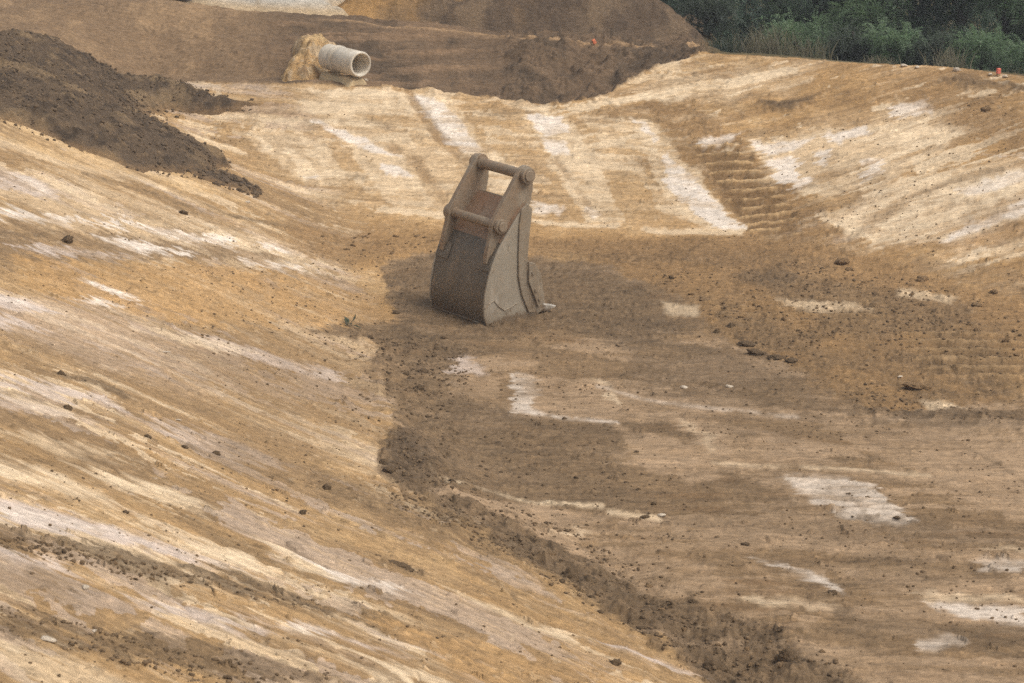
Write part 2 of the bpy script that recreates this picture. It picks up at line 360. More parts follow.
# far ramp plates
P_('ochred', [(640, 95), (700, 108), (765, 160), (800, 195), (860, 246), (800, 246), (745, 228), (700, 175), (660, 130)], .7, .06, .06, .03, r=.7)
P_('brown', [(690, 140), (740, 165), (800, 235), (760, 236), (715, 190)], .35, .08, .05, r=.7)
P_('pale', [(300, 88), (420, 94), (560, 108), (640, 118), (690, 180), (742, 232), (540, 226), (400, 214), (300, 184), (250, 140)], .15, .15, .12, .06, fk='S', fa=.3)
ribs([(690, 140), (732, 140), (775, 186), (806, 234), (748, 234), (720, 190)], .235, np.array([.10, 1.]), .022, .04, True)
ribs([(430, 120), (560, 118), (640, 130), (690, 210), (560, 214), (480, 160)], .2, np.array([.05, 1.]), .007, .2)
for k, pts, o in [
    ('pale', [(300, 88), (408, 94), (470, 160), (520, 215), (440, 212), (380, 150), (310, 110)], .2), ('pale', [(408, 93), (442, 95), (500, 158), (545, 215), (508, 214), (470, 160)], .62), ('pale', [(520, 112), (566, 112), (602, 168), (628, 222), (585, 220), (556, 165)], .6), ('pale', [(626, 115), (650, 118), (692, 165), (746, 231), (700, 228), (662, 184)], .65), ('pale', [(300, 98), (334, 94), (402, 150), (434, 206), (392, 206), (350, 150)], .5),
    ('pale', [(230, 128), (300, 132), (350, 190), (310, 186)], .35), ('pale', [(310, 88), (400, 91), (430, 100), (420, 112), (330, 104)], .75), ('pale', [(310, 116), (400, 120), (420, 150), (380, 140)], .45),
    ('chalk', [(410, 95), (424, 95), (450, 112), (470, 134), (484, 147), (472, 156), (450, 146), (430, 122)], .85),
    ('chalk', [(312, 117), (354, 135), (402, 156), (384, 155), (346, 143), (318, 124)], .85), ('chalk', [(382, 163), (410, 170), (411, 177), (385, 172)], .8),
    ('pale', [(282, 142), (294, 150), (324, 176), (320, 181), (302, 179)], .8), ('chalk', [(304, 176), (322, 176), (318, 181)], .7), ('pale', [(250, 130), (262, 138), (276, 153), (262, 150)], .8),
    ('pale', [(300, 130), (330, 150), (350, 182), (330, 178), (306, 150)], .5),
    ('chalk', [(522, 114), (562, 113), (568, 131), (544, 135)], .85), ('chalk', [(538, 137), (566, 140), (571, 153), (550, 153)], .75), ('pale', [(500, 98), (550, 104), (548, 112), (506, 106)], .7),
    ('pale', [(575, 112), (640, 120), (660, 150), (600, 140)], .5), ('chalk', [(628, 116), (645, 122), (660, 137), (656, 140), (642, 130)], .8),
    ('chalk', [(664, 150), (676, 156), (690, 172), (716, 202), (746, 231), (718, 229), (690, 207), (668, 184)], .92), ('pale', [(640, 178), (664, 184), (690, 210), (700, 226), (660, 205)], .55),
    ('pale', [(640, 224), (745, 230), (742, 236), (650, 232)], .6), ('chalk', [(530, 199), (566, 207), (560, 212), (534, 212)], .7), ('chalk', [(586, 203), (600, 212), (594, 216), (582, 208)], .6),
    ('pale', [(545, 158), (562, 164), (588, 196), (570, 196)], .5), ('pale', [(380, 206), (450, 210), (446, 217), (380, 213)], .6), ('pale', [(528, 218), (624, 223), (620, 227), (530, 223)], .65), ('pale', [(460, 150), (500, 156), (540, 190), (520, 195)], .5),
    ('pale', [(590, 150), (640, 160), (650, 175), (600, 166)], .45), ('pale', [(200, 112), (300, 120), (300, 126), (210, 120)], .5), ('pale', [(180, 128), (240, 148), (246, 156), (200, 140)], .55)]:
    P_(k, pts, min(1, o * 1.2), .014, .03, .03, None, r=.12, fk='S', fa=.05)
for k, pts, w, o, d in [('ochred', [(408, 93), (438, 136), (466, 160)], .05, .75, -.02), ('ochred', [(388, 145), (412, 160), (428, 178)], .04, .6, -.02), ('ochred', [(556, 160), (574, 184), (590, 205)], .03, .6, -.02),
    ('ochred', [(340, 120), (380, 140), (420, 160), (445, 200)], .04, .45, -.01), ('ochred', [(300, 110), (200, 106)], .06, .5, 0), ('ochred', [(440, 240), (540, 244), (700, 248)], .1, .6, 0)]:
    L_(k, pts, w, o, .02, .02, r=.5, d=d)
# right slope plates
P_('pale', [(745, 135), (900, 104), (985, 126), (930, 160), (880, 192), (810, 202), (775, 170)], .28, .12, .12, .06, fk='R', fa=.4)
P_('pale', [(640, 88), (720, 66), (820, 62), (800, 84), (700, 100)], .4, .1, .1, .06, fk='R', fa=.4)
P_('lilac', [(820, 214), (900, 190), (1040, 160), (1040, 236), (940, 250), (860, 240)], .15, .1, .12, .06, fk='R', fa=.4)
for k, pts, o in [
    ('pale', [(745, 138), (870, 125), (985, 126), (950, 145), (880, 190), (812, 195), (790, 192)], .36), ('pale', [(815, 216), (905, 178), (990, 160), (1040, 150), (1040, 214), (960, 240), (880, 246)], .45),
    ('pale', [(640, 92), (692, 90), (690, 97), (640, 99)], .7), ('pale', [(606, 100), (640, 92), (660, 92), (620, 104)], .6), ('pale', [(700, 82), (734, 75), (792, 66), (780, 73), (740, 82)], .6), ('pale', [(771, 86), (816, 77), (812, 82)], .6),
    ('chalk', [(692, 141), (720, 133), (736, 131), (730, 140), (702, 148)], .7), ('pale', [(711, 150), (736, 144), (732, 149)], .7),
    ('chalk', [(749, 140), (816, 138), (800, 149), (766, 153)], .72), ('chalk', [(768, 158), (794, 155), (809, 184), (790, 192)], .78), ('chalk', [(824, 136), (865, 125), (866, 136), (832, 144)], .72),
    ('chalk', [(889, 109), (930, 102), (936, 116), (895, 121)], .6), ('pale', [(860, 140), (905, 128), (972, 130), (960, 138), (930, 148), (876, 144)], .7), ('chalk', [(861, 161), (874, 159), (885, 174), (865, 182)], .65), ('chalk', [(814, 152), (830, 150), (828, 164), (816, 162)], .7),
    ('pale', [(917, 155), (927, 155), (929, 168), (917, 168)], .6), ('pale', [(905, 176), (946, 178), (917, 192), (850, 223), (840, 222)], .65), ('pale', [(800, 190), (835, 180), (838, 186), (805, 196)], .5),
    ('pale', [(912, 198), (977, 178), (1040, 164), (1040, 186), (985, 208), (940, 222), (900, 232), (880, 228)], .8), ('chalk', [(950, 190), (1000, 174), (1040, 166), (1040, 176), (970, 196)], .6),
    ('chalk', [(936, 244), (962, 226), (1040, 196), (1040, 210), (985, 226)], .7), ('pale', [(816, 215), (850, 226), (880, 236), (870, 242), (840, 232)], .7), ('pale', [(895, 234), (902, 226), (958, 208), (970, 198), (976, 206), (930, 230)], .6),
    ('chalk', [(988, 153), (1040, 157), (1040, 163)], .7), ('pale', [(970, 252), (1040, 236), (1040, 252), (990, 262)], .55), ('brown', [(900, 256), (980, 262), (1040, 280), (1040, 300), (930, 275)], .5)]:
    P_(k, pts, min(1, o * 1.2), .018, .04, .035, None, r=.12, fk='R', fa=.10)
P_('soil', [(750, 105), (775, 99), (792, 96), (822, 96), (806, 103), (782, 108)], .7, .03, .05, .03, r=1.2, d=.05)
P_('dark', [(940, 82), (966, 78), (1030, 84), (1040, 92), (980, 90)], .75, .05, .06, .04, r=1.2, d=.03)
P_('ochred', [(820, 92), (900, 88), (960, 96), (1030, 100), (1030, 150), (980, 140), (900, 100)], .5, .12, .1, .04, r=.6)
L_('dark', [(850, 238), (900, 204), (950, 180), (1000, 168)], .025, .5, .02, .02, r=.6, d=-.02)
L_('dark', [(780, 193), (820, 184), (850, 190)], .02, .5)
P_('dark', [(735, 274), (780, 268), (806, 282), (790, 292), (745, 286)], .6, .06, .06, .03, r=1.2, d=.03)
P_('pale', [(780, 300), (850, 304), (870, 312), (800, 310)], .5, .04, .05); P_('pale', [(660, 300), (700, 306), (695, 316), (665, 312)], .5, .03, .04)
P_('pale', [(920, 398), (950, 402), (965, 410), (930, 408)], .6, .03, .04)
P_('pale', [(905, 290), (960, 298), (950, 304), (900, 298)], .5, .04, .05)

# left slope plates and bands
P_('pale', [(-10, 164), (100, 184), (250, 236), (340, 276), (240, 268), (90, 236), (-10, 218)], .42, .1, .1, .05, fk='L', fa=.4)
P_('lilac', [(-10, 290), (100, 312), (200, 352), (330, 402), (200, 392), (80, 362), (-10, 330)], .3, .1, .1, .05, fk='L', fa=.4)
P_('brown', [(200, 250), (330, 276), (380, 320), (375, 440), (300, 470), (180, 420), (120, 380), (200, 330)], .35, .15, .15, .06, fk='L', fa=.4)
for k, pts, o, rr in [
    ('brown', [(-10, 216), (63, 230), (123, 237), (246, 252), (300, 264), (250, 262), (120, 262), (-10, 262)], .8, .5),
    ('brown', [(150, 322), (260, 330), (380, 372), (380, 440), (250, 400)], .35, .4), ('ochre', [(20, 262), (140, 264), (300, 275), (380, 300), (330, 330), (150, 320), (30, 290)], .75, .7),
    ('chalk', [(-10, 204), (42, 212), (82, 221), (63, 224), (21, 217), (-10, 214)], .9, .1), ('lilac', [(-10, 172), (35, 178), (63, 194), (42, 197), (-10, 188)], .8, .1), ('chalk', [(10, 176), (36, 181), (56, 193), (36, 192)], .5, .1), ('pale', [(63, 185), (88, 191), (104, 197), (70, 194)], .7, .2),
    ('chalk', [(86, 225), (116, 218), (134, 219), (114, 228), (100, 230)], .8, .1), ('chalk', [(125, 224), (176, 231), (243, 241), (226, 248), (176, 240)], .92, .1),
    ('chalk', [(98, 238), (155, 247), (208, 257), (176, 259), (133, 252)], .85, .1), ('lilac', [(18, 252), (53, 244), (90, 251), (139, 260), (70, 258)], .85, .1),
    ('chalk', [(258, 244), (280, 247), (286, 254), (264, 252)], .8, .1), ('pale', [(290, 254), (306, 257), (312, 262), (292, 260)], .7, .1), ('chalk', [(242, 264), (290, 268), (330, 274), (262, 270)], .8, .1),
    ('chalk', [(95, 287), (116, 291), (148, 304), (126, 301)], .85, .1), ('chalk', [(72, 300), (105, 302), (138, 313), (112, 311)], .75, .1),
    ('lilac', [(-10, 294), (32, 304), (64, 315), (60, 320), (28, 314), (-10, 304)], .9, .1), ('chalk', [(-10, 296), (30, 306), (58, 316), (28, 311)], .5, .1), ('lilac', [(-10, 312), (32, 325), (60, 334), (-10, 326)], .8, .1),
    ('lilac', [(180, 330), (239, 344), (345, 372), (330, 380), (220, 350)], .6, .2), ('pale', [(150, 330), (200, 338), (260, 352), (200, 350)], .5, .2),
    ('lilac', [(-10, 376), (53, 390), (112, 402), (120, 410), (50, 402), (-10, 392)], .8, .1), ('lilac', [(-10, 396), (50, 410), (108, 424), (60, 422), (-10, 408)], .5, .1),
    ('lilac', [(150, 420), (230, 440), (300, 470), (250, 464), (170, 440)], .5, .2), ('brown', [(250, 420), (330, 450), (330, 500), (300, 500), (200, 450)], .4, .5),
    ('pale', [(-10, 452), (62, 474), (118, 500), (112, 504), (54, 492), (-10, 476)], .85, .1), ('pale', [(75, 463), (166, 486), (222, 511), (199, 509), (124, 490)], .85, .1), ('pale', [(-10, 430), (70, 440), (150, 466), (80, 458)], .45, .2),
    ('lilac', [(-10, 498), (83, 519), (174, 546), (265, 577), (248, 579), (166, 555), (75, 534), (-10, 520)], .95, .1), ('chalk', [(-10, 505), (60, 519), (130, 538), (70, 528), (-10, 514)], .4, .1),
    ('pale', [(120, 518), (248, 551), (276, 571), (215, 558)], .85, .1), ('pale', [(248, 534), (300, 552), (335, 573), (300, 566)], .8, .1), ('pale', [(200, 560), (300, 582), (420, 620), (300, 600)], .4, .2),
    ('dark', [(-10, 526), (83, 541), (166, 563), (257, 580), (335, 608), (400, 635), (360, 630), (248, 598), (166, 584), (83, 563), (-10, 546)], .75, .75),
    ('lilac', [(-10, 547), (83, 569), (60, 574), (-10, 558)], .8, .1), ('lilac', [(110, 598), (190, 607), (262, 622), (230, 626), (160, 612)], .8, .15), ('chalk', [(279, 625), (310, 630), (345, 641), (320, 640)], .7, .15),
    ('dark', [(-10, 600), (70, 620), (145, 636), (232, 650), (340, 676), (345, 700), (200, 668), (100, 650), (-10, 630)], .65, .7),
    ('pale', [(-10, 632), (83, 656), (160, 690), (60, 690), (-10, 660)], .45, .2), ('brown', [(-10, 570), (120, 592), (100, 606), (-10, 592)], .5, .4), ('pale', [(340, 660), (440, 678), (480, 695), (380, 690)], .6, .15),
    ('chalk', [(300, 552), (333, 569), (412, 590), (390, 590), (330, 574)], .75, .1), ('pale', [(459, 592), (532, 622), (602, 643), (552, 636)], .85, .1), ('lilac', [(612, 650), (645, 655), (700, 672), (660, 668)], .85, .1),
    ('lilac', [(300, 628), (350, 643), (412, 653), (370, 652)], .75, .1), ('dark', [(300, 596), (360, 610), (460, 640), (450, 652), (340, 626)], .6, 1.0), ('lilac', [(380, 640), (440, 655), (430, 658)], .5, .2),
    ('ochre', [(330, 610), (480, 640), (620, 672), (640, 690), (480, 690), (420, 650)], .6, .6), ('ochre', [(360, 560), (460, 590), (560, 620), (660, 660), (600, 640), (480, 600)], .4, .6),
    ('pale', [(70, 142), (133, 162), (214, 190), (180, 184), (120, 166)], .8, .15), ('pale', [(0, 140), (80, 160), (180, 192), (100, 176), (0, 150)], .4, .2), ('ochrel', [(0, 118), (100, 140), (240, 200), (180, 190), (60, 160), (0, 140)], .6, .4)]:
    P_(k, pts, min(1, o * 1.1), .03, .03, .025, None, r=rr, fk='L', fa=.17)
for pts, w, o in [([(84, 174), (130, 188), (168, 199), (200, 210), (260, 222), (300, 232)], .03, .7), ([(28, 370), (63, 378), (100, 388), (126, 400)], .035, .8), ([(0, 396), (30, 402), (70, 412), (100, 424)], .03, .7),
    ([(0, 165), (20, 170)], .02, .6), ([(236, 216), (300, 228)], .02, .5), ([(40, 498), (76, 500)], .02, .4), ([(0, 232), (40, 234)], .03, .5), ([(380, 562), (420, 572)], .025, .6), ([(190, 446), (290, 480)], .025, .5)]:
    L_('dark', pts, w, o, .02, .02, r=.8)
L_('ochred', [(300, 232), (400, 226), (440, 235)], .12, .6, .08, .08, r=.8); L_('ochred', [(320, 250), (390, 255)], .12, .5, .08, .08, r=.8)

# --- overall tone wander and specks of crumb on everything
tone = 1 + .07 * big + .06 * med + .07 * fin + .09 * FL * sstep(-.5, .5, med + fin) + .06 * FL * (1 - .6 * _wl) + .10 * grit * np.clip(rough + .1, 0, 1.2)
col *= np.clip(tone, .6, 1.4)[:, None]
sp1 = sstep(.62, .9, fbm(X * 16, Y * 8, 77, 2)) * np.clip(rough * .9, .1, 1)
col *= (1 - .42 * sp1)[:, None]
sp2 = sstep(.7, .95, fbm(X * 18, Y * 8, 78, 2)) * np.clip(rough, .1, 1) * (1 - bk)
lay('pale', sp2 * .4 * (1 - .85 * np.maximum(wF, sstep(.5, .8, rough))))

# --- relief
fadefar = 1 - sstep(60, 120, Y)
rl = np.clip(rough, 0, 1.5)
lump = np.abs(crumb)
def crumb_field(cell, seed, dens, ax=1.0):
    gx, gy = (X / cell).astype(np.float32), (Y / cell).astype(np.float32)
    ix, iy = np.floor(gx).astype(np.int32), np.floor(gy).astype(np.int32)
    h = np.zeros(N, np.float32); tint = np.zeros(N, np.float32)
    for a in (-1, 0, 1):
        for b in (-1, 0, 1):
            cx, cy = ix + a, iy + b
            u = _h(cx, cy, seed); v = _h(cx, cy, seed + 1); q = _h(cx, cy, seed + 2)
            r = np.where(q < dens, .16 + .5 * (q / np.maximum(dens, 1e-3)) ** 4, 0) * .9
            d2 = (gx - cx - u) ** 2 + ((gy - cy - v) * (.7 + .6 * u)) ** 2
            hh = np.sqrt(np.maximum(r * r - d2, 0))
            tint = np.where(hh > h, v, tint); h = np.maximum(h, hh)
    return h * cell, tint
near = Y < 45
dn = np.clip((.02 + .45 * np.clip(rough, 0, 1.4)) * (.5 + sstep(-.4, .6, med + .5 * fin)), 0, .95) * (1 - .6 * (bk > .5))
c1, k1 = crumb_field(.11, 900, dn * .55); c2, k2 = crumb_field(.055, 910, dn)
col *= np.where(c1 > .003, .74 + .42 * k1, 1)[:, None] * np.where(c2 > .002, .72 + .5 * k2, 1)[:, None]
gr2 = fbm(X * 34, Y * 20, 96, 2)
rl = rl ** 1.6
rel = .006 * fbm(X * 3, Y * 2, 90, 3) + .001 * grit + .003 * FL + .8 * rl * (.012 * crumb + .018 * np.clip(fbm(X * 15, Y * 11, 91, 3) - .1, 0, 1) + .008 * grit + .008 * gr2)
rel += wL * before * (.006 * sL2 + .004 * sL3) + wF * .005 * sF2 + wR * (.006 * sR2 + .005 * sR3) + wS * (.004 * sS2 + .005 * sS3)
rel += .03 * big * (1 - bk) + .42 * c1 * (1 - bk * .6) + .45 * c2
bl = sstep(tt(495), tt(515), t_v + .0015 * WFX)
rel += bk * ((.02 + .05 * bl) * fbm(X * 2.5, Y * 3, 92, 4) + (.015 + .055 * bl) * np.clip(fbm(X * 9, Y * 9, 93, 3), 0, 1)) * (t_v < tt(720)) + .03 * bk * bstr * (1 - bl) * (1 - leftness)
rel += .05 * np.clip(fbm(X * 5, Y * 5, 98, 3), -.2, 1) * np.exp(-((Y - yc_v) / .25) ** 2) * (t_v < tt(700)) * (t_v > tt(380))
bi, bm_ = mask_line(BERM, .34, .32, .1)
dz[bi] += bm_ * (.02 + .06 * np.clip(fbm(X[bi] * 4, Y[bi] * 3, 94, 3), -.3, 1)) * sstep(330, 400, np.interp(Y[bi], [12, 24], [683, 320]))
col[bi] *= (1 - .12 * bm_ * sstep(0, .6, fbm(X[bi] * 4, Y[bi] * 3, 95, 3)))[:, None]
Z = Z0 + (rel + dz) * fadefar
def grid_mesh(name, vx, vy, vz, nx, ny, colors=None, keep=None):
    me = bpy.data.meshes.new(name)
    i = (np.arange(ny - 1)[:, None] * nx + np.arange(nx - 1)[None, :]).ravel()
    q = np.stack([i, i + 1, i + nx + 1, i + nx], 1)
    if keep is not None: q = q[keep[q].any(1)]
    me.vertices.add(len(vx)); me.vertices.foreach_set('co', np.stack([vx, vy, vz], 1).astype(np.float32).ravel())
    me.loops.add(q.size); me.loops.foreach_set('vertex_index', q.ravel().astype(np.int32))
    me.polygons.add(len(q)); me.polygons.foreach_set('loop_start', (np.arange(len(q)) * 4).astype(np.int32))
    me.update(calc_edges=True); me.shade_smooth()
    if colors is not None:
        a = me.attributes.new('soil', 'FLOAT_COLOR', 'POINT')
        a.data.foreach_set('color', np.concatenate([colors, np.ones((len(vx), 1))], 1).astype(np.float32).ravel())
    return me

# ------------------------------------------------------------------ materials
def mat(name):
    m = bpy.data.materials.new(name); m.use_nodes = True
    nt = m.node_tree; b = nt.nodes['Principled BSDF']; return m, nt, b
def nd(nt, t, **k):
    n = nt.nodes.new(t)
    for a, v in k.items(): setattr(n, a, v)
    return n
def noise(nt, scale, detail=6, rough=.6, coord=None):
    n = nd(nt, 'ShaderNodeTexNoise'); n.inputs['Scale'].default_value = scale; n.inputs['Detail'].default_value = detail; n.inputs['Roughness'].default_value = rough
    if coord is not None: nt.links.new(coord, n.inputs['Vector'])
    return n.outputs['Fac']
def maprange(nt, v, a, b, c, d):
    n = nd(nt, 'ShaderNodeMapRange'); nt.links.new(v, n.inputs[0])
    for i, q in enumerate((a, b, c, d)): n.inputs[i + 1].default_value = q
    return n.outputs[0]
def mixc(nt, fac, a, b, blend='MIX'):
    n = nd(nt, 'ShaderNodeMix', data_type='RGBA', blend_type=blend)
    for s, v in ((n.inputs[0], fac), (n.inputs[6], a), (n.inputs[7], b)):
        if isinstance(v, (int, float)): s.default_value = v
        elif isinstance(v, (tuple, list, np.ndarray)): s.default_value = tuple(float(q) for q in v[:3]) + (1,)
        else: nt.links.new(v, s)
    return n.outputs[2]
def bump(nt, h, strength, dist, normal=None):
    n = nd(nt, 'ShaderNodeBump'); n.inputs['Strength'].default_value = strength; n.inputs['Distance'].default_value = dist
    nt.links.new(h, n.inputs['Height'])
    if normal is not None: nt.links.new(normal, n.inputs['Normal'])
    return n.outputs[0]

def soil_material(name, attr=True, base=None, lo=.7, hi=1.3, bumpd=.010):
    m, nt, b = mat(name)
    mp = nd(nt, 'ShaderNodeMapping'); mp.inputs['Scale'].default_value = (.5, 1, 1); nt.links.new(nd(nt, 'ShaderNodeTexCoord').outputs['Object'], mp.inputs[0]); co = mp.outputs[0]
    if attr: c = nd(nt, 'ShaderNodeAttribute', attribute_name='soil').outputs['Color']
    else: c = mixc(nt, 0.0, base, base)
    n1 = noise(nt, 26, 5, .7, co); n2 = noise(nt, 9, 4, .6, co)
    c = mixc(nt, 1.0, c, maprange(nt, n1, .3, .7, lo, hi), 'MULTIPLY')
    c = mixc(nt, 1.0, c, maprange(nt, n2, .3, .7, .9, 1.1), 'MULTIPLY')
    c = mixc(nt, maprange(nt, noise(nt, 37, 4, .75, co), .59, .67, 0, .6), c, mixc(nt, 1.0, c, (.5, .47, .42), 'MULTIPLY'))
    c = mixc(nt, maprange(nt, noise(nt, 31, 4, .75, co), .36, .28, 0, .35), c, mixc(nt, 1.0, c, (1.45, 1.4, 1.3), 'MULTIPLY'))
    c = mixc(nt, maprange(nt, noise(nt, 5, 3, .5, co), .45, .7, 0, .18), c, mixc(nt, 1.0, c, (1.08, .97, .82), 'MULTIPLY'))
    nt.links.new(c, b.inputs['Base Color'])
    b.inputs['Roughness'].default_value = .95; b.inputs['Specular IOR Level'].default_value = .15
    nt.links.new(bump(nt, noise(nt, 45, 6, .8, co), .7, bumpd), b.inputs['Normal'])
    return m
M_GROUND = soil_material('clay ground')
M_HEAP = soil_material('loose soil', bumpd=.03)
def clod_material(name, c, v=.25):
    m, nt, b = mat(name)
    co = nd(nt, 'ShaderNodeTexCoord').outputs['Object']
    oi = nd(nt, 'ShaderNodeNewGeometry').outputs['Random Per Island']
    x = mixc(nt, 1.0, c, maprange(nt, noise(nt, 14, 5, .7, co), .3, .7, 1 - v, 1 + v), 'MULTIPLY')
    x = mixc(nt, 1.0, x, maprange(nt, oi, 0, 1, .75, 1.25), 'MULTIPLY')
    nt.links.new(x, b.inputs['Base Color']); b.inputs['Roughness'].default_value = .95; b.inputs['Specular IOR Level'].default_value = .15
    nt.links.new(bump(nt, noise(nt, 30, 5, .7, co), .6, .02), b.inputs['Normal'])
    return m
M_CLOD = clod_material('dark clod earth', lin(104, 85, 63)); M_CLODB = clod_material('brown clod earth', lin(132, 106, 76)); M_STONE = clod_material('pale stone', lin(196, 180, 158), .15)
M_CONC = None

# ------------------------------------------------------------------ object helpers
def link(o, parent=None):
    COL.objects.link(o)
    if parent is not None: o.parent = parent
    return o
def mesh_obj(name, me, m, parent=None):
    if m is not None and not me.materials: me.materials.append(m)
    return link(bpy.data.objects.new(name, me), parent)
def bm_obj(name, bm, m, parent=None, smooth=False, bevel=0):
    me = bpy.data.meshes.new(name); bmesh.ops.recalc_face_normals(bm, faces=bm.faces); bm.to_mesh(me); bm.free()
    if smooth: me.shade_smooth()
    o = mesh_obj(name, me, m, parent)
    if bevel:
        b = o.modifiers.new('bevel', 'BEVEL'); b.width = bevel; b.segments = 2; b.limit_method = 'ANGLE'; b.angle_limit = math.radians(35)
    return o
def tag(o, label=None, cat=None, group=None, kind=None):
    if label: o['label'] = label
    if cat: o['category'] = cat
    if group: o['group'] = group
    if kind: o['kind'] = kind
    return o
def empty(name, loc, rz=0):
    o = bpy.data.objects.new(name, None); o.empty_display_size = .2; o.location = loc; o.rotation_euler = (0, 0, rz); return link(o)
def extrude_poly(pts, x0, x1):                     # pts in (y,z), extruded along x
    bm = bmesh.new()
    a = [bm.verts.new((x0, p[0], p[1])) for p in pts]; b = [bm.verts.new((x1, p[0], p[1])) for p in pts]
    bm.faces.new(a); bm.faces.new(b[::-1]); n = len(pts)
    for i in range(n): bm.faces.new((a[i], a[(i + 1) % n], b[(i + 1) % n], b[i]))
    return bm
def cyl(bm, p, q, r, seg=24, r2=None):
    p, q = Vector(p), Vector(q); d = q - p
    mt = Matrix.Translation((p + q) / 2) @ d.to_track_quat('Z', 'Y').to_matrix().to_4x4()
    bmesh.ops.create_cone(bm, cap_ends=True, segments=seg, radius1=r, radius2=r if r2 is None else r2, depth=d.length, matrix=mt)

ground = mesh_obj('ground', grid_mesh('ground', X, Y, Z, NX, NY, col), M_GROUND); tag(ground, 'scraped ochre clay cutting with sloping sides and brown floor', 'ground', kind='structure')
# surface lookup (with relief) for setting things down
Zg = Z.reshape(NY, NX)
def surf(x, y):
    t = x / y
    j = int(np.clip(np.searchsorted(tcols, t) - 1, 0, NX - 2)); i = int(np.clip(np.searchsorted(yy, y) - 1, 0, NY - 2))
    a = (t - tcols[j]) / (tcols[j + 1] - tcols[j]); b = (y - yy[i]) / (yy[i + 1] - yy[i])
    return float((Zg[i, j] * (1 - a) + Zg[i, j + 1] * a) * (1 - b) + (Zg[i + 1, j] * (1 - a) + Zg[i + 1, j + 1] * a) * b)
def on(px, py):
    h = hit(px, py); return float(h[0]), float(h[1]), surf(h[0], h[1])

# ------------------------------------------------------------------ heaps
HEAPS = {}
def heap(name, P, hmax, slope, res, seed, colfn, label, cat, lumps=.06, kind=None, rough_k=1.0, warp=.14):
    """P: footprint polygon in world xy; the heap rises from its edge and is lumpy all over"""
    P = np.array(P)[:, :2]
    lo, hi = P.min(0) - .3, P.max(0) + .3
    nx = int((hi[0] - lo[0]) / res) + 2; ny = int((hi[1] - lo[1]) / (res * 1.5)) + 2
    gx, gy = np.meshgrid(np.linspace(lo[0], hi[0], nx), np.linspace(lo[1], hi[1], ny)); gx = gx.ravel(); gy = gy.ravel()
    sd = sd_poly(P, gx + warp * fbm(gx * 1.7, gy * 1.7, seed, 3) + .05 * fbm(gx * 7, gy * 7, seed + 1, 2), gy + warp * fbm(gx * 1.7, gy * 1.7, seed + 2, 3))
    h = hmax * (1 - np.exp(-np.maximum(sd, 0) * slope / hmax)) + np.minimum(sd, 0) * .5
    n3 = fbm(gx * 2.2, gy * 2.2, seed + 3, 3); n8 = np.clip(fbm(gx * 7, gy * 6, seed + 4, 3), -.4, 1); n20 = np.clip(fbm(gx * 17, gy * 13, seed + 5, 3), -.3, 1)
    env = sstep(-.05, .3, sd)
    h = h + env * (lumps * .8 * n3 + lumps * .5 * n8 * rough_k + lumps * .55 * n20 * rough_k) + .01
    HEAPS[name] = (P, lambda x, y, g=(gx.reshape(ny, nx), gy.reshape(ny, nx), h.reshape(ny, nx), lo, hi, nx, ny): g[2][int(np.clip((y - g[3][1]) / (g[4][1] - g[3][1]) * (g[6] - 1), 0, g[6] - 1)), int(np.clip((x - g[3][0]) / (g[4][0] - g[3][0]) * (g[5] - 1), 0, g[5] - 1))])
    keep = h > -.04
    zz = base_h(gx, gy) + h
    c = colfn(gx, gy, sd, n3, n8, n20)
    me = grid_mesh(name, gx, gy, zz, nx, ny, c, keep)
    bm = bmesh.new(); bm.from_mesh(me); bmesh.ops.delete(bm, geom=[v for v in bm.verts if not v.link_faces], context='VERTS'); bm.to_mesh(me); bm.free()
    o = mesh_obj(name, me, M_HEAP); tag(o, label, cat, kind=kind); return o
def mixn(*cs):
    r = cs[0] + np.zeros((len(cs[1][1]), 3))
    for c, w in cs[1:]: r = r + (c - r) * np.clip(w, 0, 1)[:, None]
    return r
def dark_col(gx, gy, sd, n3, n8, n20):
    return mixn(lin(90, 75, 59), (lin(120, 100, 75), sstep(.0, .7, n3 + .4 * fbm(gx * .7, gy * .9, 55, 2))), (lin(62, 52, 42), sstep(.1, .8, n8) * .8), (lin(120, 99, 74), sstep(.4, .9, n20) * .6), (lin(134, 106, 74), sstep(.14, .0, sd + .06 * n8) * .5))
def heap_px(pts): return [hit(*p)[:2] for p in pts]
heap('soil_heap', heap_px([(-60, 38), (0, 38), (50, 42), (100, 62), (165, 80), (210, 94), (252, 106), (225, 112), (165, 112), (120, 118), (150, 128), (200, 150), (226, 163), (224, 172), (202, 174), (160, 172), (120, 164), (70, 146), (0, 120), (-60, 104)]),
     .30, .6, .022, 500, dark_col, 'long heap of dark crumbly topsoil spilling down the upper left slope', 'dirt heap', .065)
heap('soil_windrow', heap_px([(176, 166), (206, 170), (232, 176), (250, 186), (262, 192), (256, 196), (234, 188), (200, 180)]), .05, .5, .018, 540, dark_col,
     'thin tail of dark crumbs running on from the tip of the big left heap', 'dirt ridge', .035)

